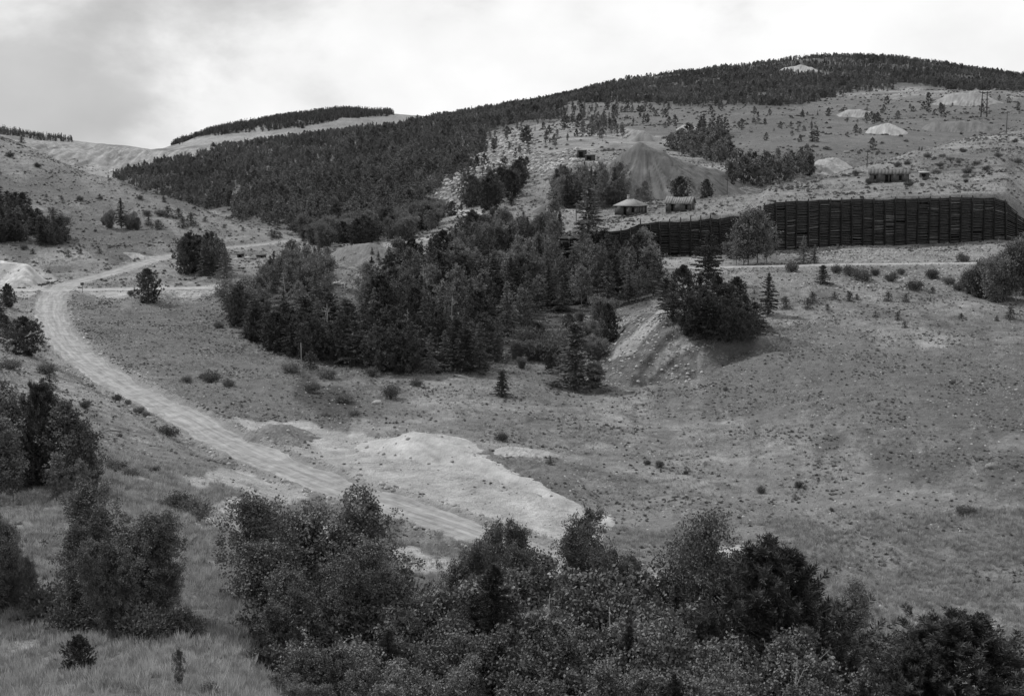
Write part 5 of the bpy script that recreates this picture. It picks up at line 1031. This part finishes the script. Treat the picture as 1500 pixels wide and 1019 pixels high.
# ---- poles
def pole(px, py, pt, label, arm=True, d=None, rad=.13, m=None, name='utility_pole', cat='utility pole'):
    t0 = hit(px, py) if d is None else at(px, d); h = float(slope_u(px, pt)[1]) * t0[1] - t0[2]; t = root(name, tuple(t0), label, cat); b = MB(); b.tube([[0, 0, -.5], [0, 0, h / 2], [0, 0, h]], [rad, rad * .9, rad * .75], 6); link('pole', b.mesh('pole', m or M_POLE), t)
    if arm:
        q = MB(); q.box(-.8, .8, -.16, -.06, h - .65, h - .53); link('crossarm', q.mesh('crossarm', m or M_POLE), t)
        for s_ in (-.65, 0, .65): q = MB(); q.tube([[s_, -.11, h - .53], [s_, -.11, h - .35]], [.05, .035], 6); link('insulator', q.mesh('insulator', M_METAL), t)
pole(844, 326, 297, 'thin wooden pole on the grass left of the tall lone spruce', True); pole(1065, 286, 248, 'thin wooden pole at the end of the grassy crest right of the gabled cabin'); pole(1270, 246, 219, 'wooden pole on the grassy crest just above the long derelict cabin')
pole(1474, 196, 163, 'wooden pole near the right edge high on the grassy crest', rad=.16); pole(442, 558, 502, 'thin pale pole standing in front of the left tip of the middle wood', False, rad=.06, m=M_DEAD, name='pole', cat='pole'); pole(1153, 470, 462, 'short stake on the bench right of the pine clump', False, rad=.05, name='stake', cat='stake')
# twin pole transmission frame
t0 = hit(1441, 172); hh = (float(slope_u(1441, 134)[1]) * t0[1] - t0[2]); t = root('transmission_tower', tuple(t0), 'tall twin legged transmission frame standing on the far slope at upper right', 'transmission tower')
for s_ in (-1.7, 1.7): m = MB(); m.tube([[s_, 0, -1], [s_ * .9, 0, hh / 2], [s_ * .8, 0, hh]], [.42, .36, .3], 6); link('leg', m.mesh('leg', M_POLE), t)
for z in (.96, .70): m = MB(); m.box(-3.4 * z, 3.4 * z, -.5, -.2, hh * z - .25, hh * z + .1); link('crossarm', m.mesh('crossarm', M_POLE), t)
for a_, b_ in (((-1.6, .15), (1.4, .45)), ((1.6, .15), (-1.4, .45)), ((-1.5, .45), (1.35, .7)), ((1.5, .45), (-1.35, .7))): m = MB(); m.tube([[a_[0], 0, hh * a_[1]], [b_[0], 0, hh * b_[1]]], .16, 4); link('brace', m.mesh('brace', M_POLE), t)
# road sign at the junction
t0 = hit(121, 428); t = root('road_sign', tuple(t0), 'small road sign on a thin post at the road junction', 'road sign'); m = MB(); m.tube([[0, 0, -.3], [0, 0, 2.0]], .05, 6); link('post', m.mesh('post', M_POLE), t); m = MB(); m.box(-.35, .35, -.09, -.06, 1.45, 2.0); link('sign_plate', m.mesh('sign_plate', M_WOOD), t)
# two dark stumps on the crest and a log on the grass
for px, lb in ((1346, 'left of two dark tree stumps on the grassy crest'), (1350, 'right of two dark tree stumps on the grassy crest')):
    t0 = hit(px, 221); m = MB(); m.tube([[0, 0, -.3], [.05, 0, .6], [.1, 0, 1.25]], [.34, .28, .2], 6); link('tree_stump', m.mesh('tree_stump', M_POLE), label=lb, cat='stump', loc=tuple(t0))
t0 = hit(162, 634); t = root('fallen_log', tuple(t0), 'bleached fallen log with broken branches on the grass left of the road', 'log'); m = MB(); m.tube([[-1.3, 0, .15], [0, .1, .3], [1.1, .2, .15]], [.06, .12, .14], 6); link('trunk', m.mesh('trunk', M_DEAD), t)
for a_ in ((-.8, .5, .6), (-.2, -.3, .7), (.5, .5, .5)): m = MB(); m.tube([[a_[0] + .3, .05, .2], a_], [.05, .02], 4); link('branch', m.mesh('branch', M_DEAD), t)
t0 = hit(118, 476); t = root('fallen_log', tuple(t0), 'small bleached branch lying right of the road bend', 'log'); m = MB(); m.tube([[-.6, 0, .5], [0, .1, .2], [.9, .2, .1]], [.04, .07, .06], 6); link('trunk', m.mesh('trunk', M_DEAD), t)
# boulders one can pick out
r = rs(77)
for px, py, w_, lb in ((553, 590, 1.3, 'pale flat boulder beside the lone bush in the valley bottom'), (1240, 224 + 0, 3.0, 'pale rock outcrop beyond the clump on the far slope'), (1085, 226, 3.5, 'pale boulder at the right foot of the thick clump'), (1283, 462, .7, 'pale rock among the conifer seedlings on the bench'), (523, 352, 1.6, 'pale rock slab at the head of the middle wood'), (264, 735, .5, 'small pale stone beside the bushes below the road'), (1452, 684, 1.4, 'light rock at the right edge of the meadow'), (346, 381, 1.6, 'pale rock slab left of the two low mine openings'), (363, 379, 1.8, 'broken pale rock between the two low mine openings'), (398, 381, 2.0, 'pale rock right of the two low mine openings')):
    t0 = hit(px, py); V = []; k, j = 9, 14; th = np.linspace(.03, np.pi - .03, k); ph = np.arange(j) * 2 * np.pi / j
    V = np.stack([np.sin(th)[:, None] * np.cos(ph), np.sin(th)[:, None] * np.sin(ph), np.cos(th)[:, None] + 0 * ph], -1) * (1 + r.normal(0, .10, (k, j, 1))) * [w_ / 2, w_ / 2.5, w_ / 3.2]
    i = np.arange(k - 1)[:, None] * j; q = np.arange(j)[None]; Q = np.stack([i + q, i + j + q, i + j + (q + 1) % j, i + (q + 1) % j], -1).reshape(-1, 4); link('boulder', mesh_np('boulder', V.reshape(-1, 3), Q, M_ROCK), label=lb, cat='boulder', loc=tuple(t0))
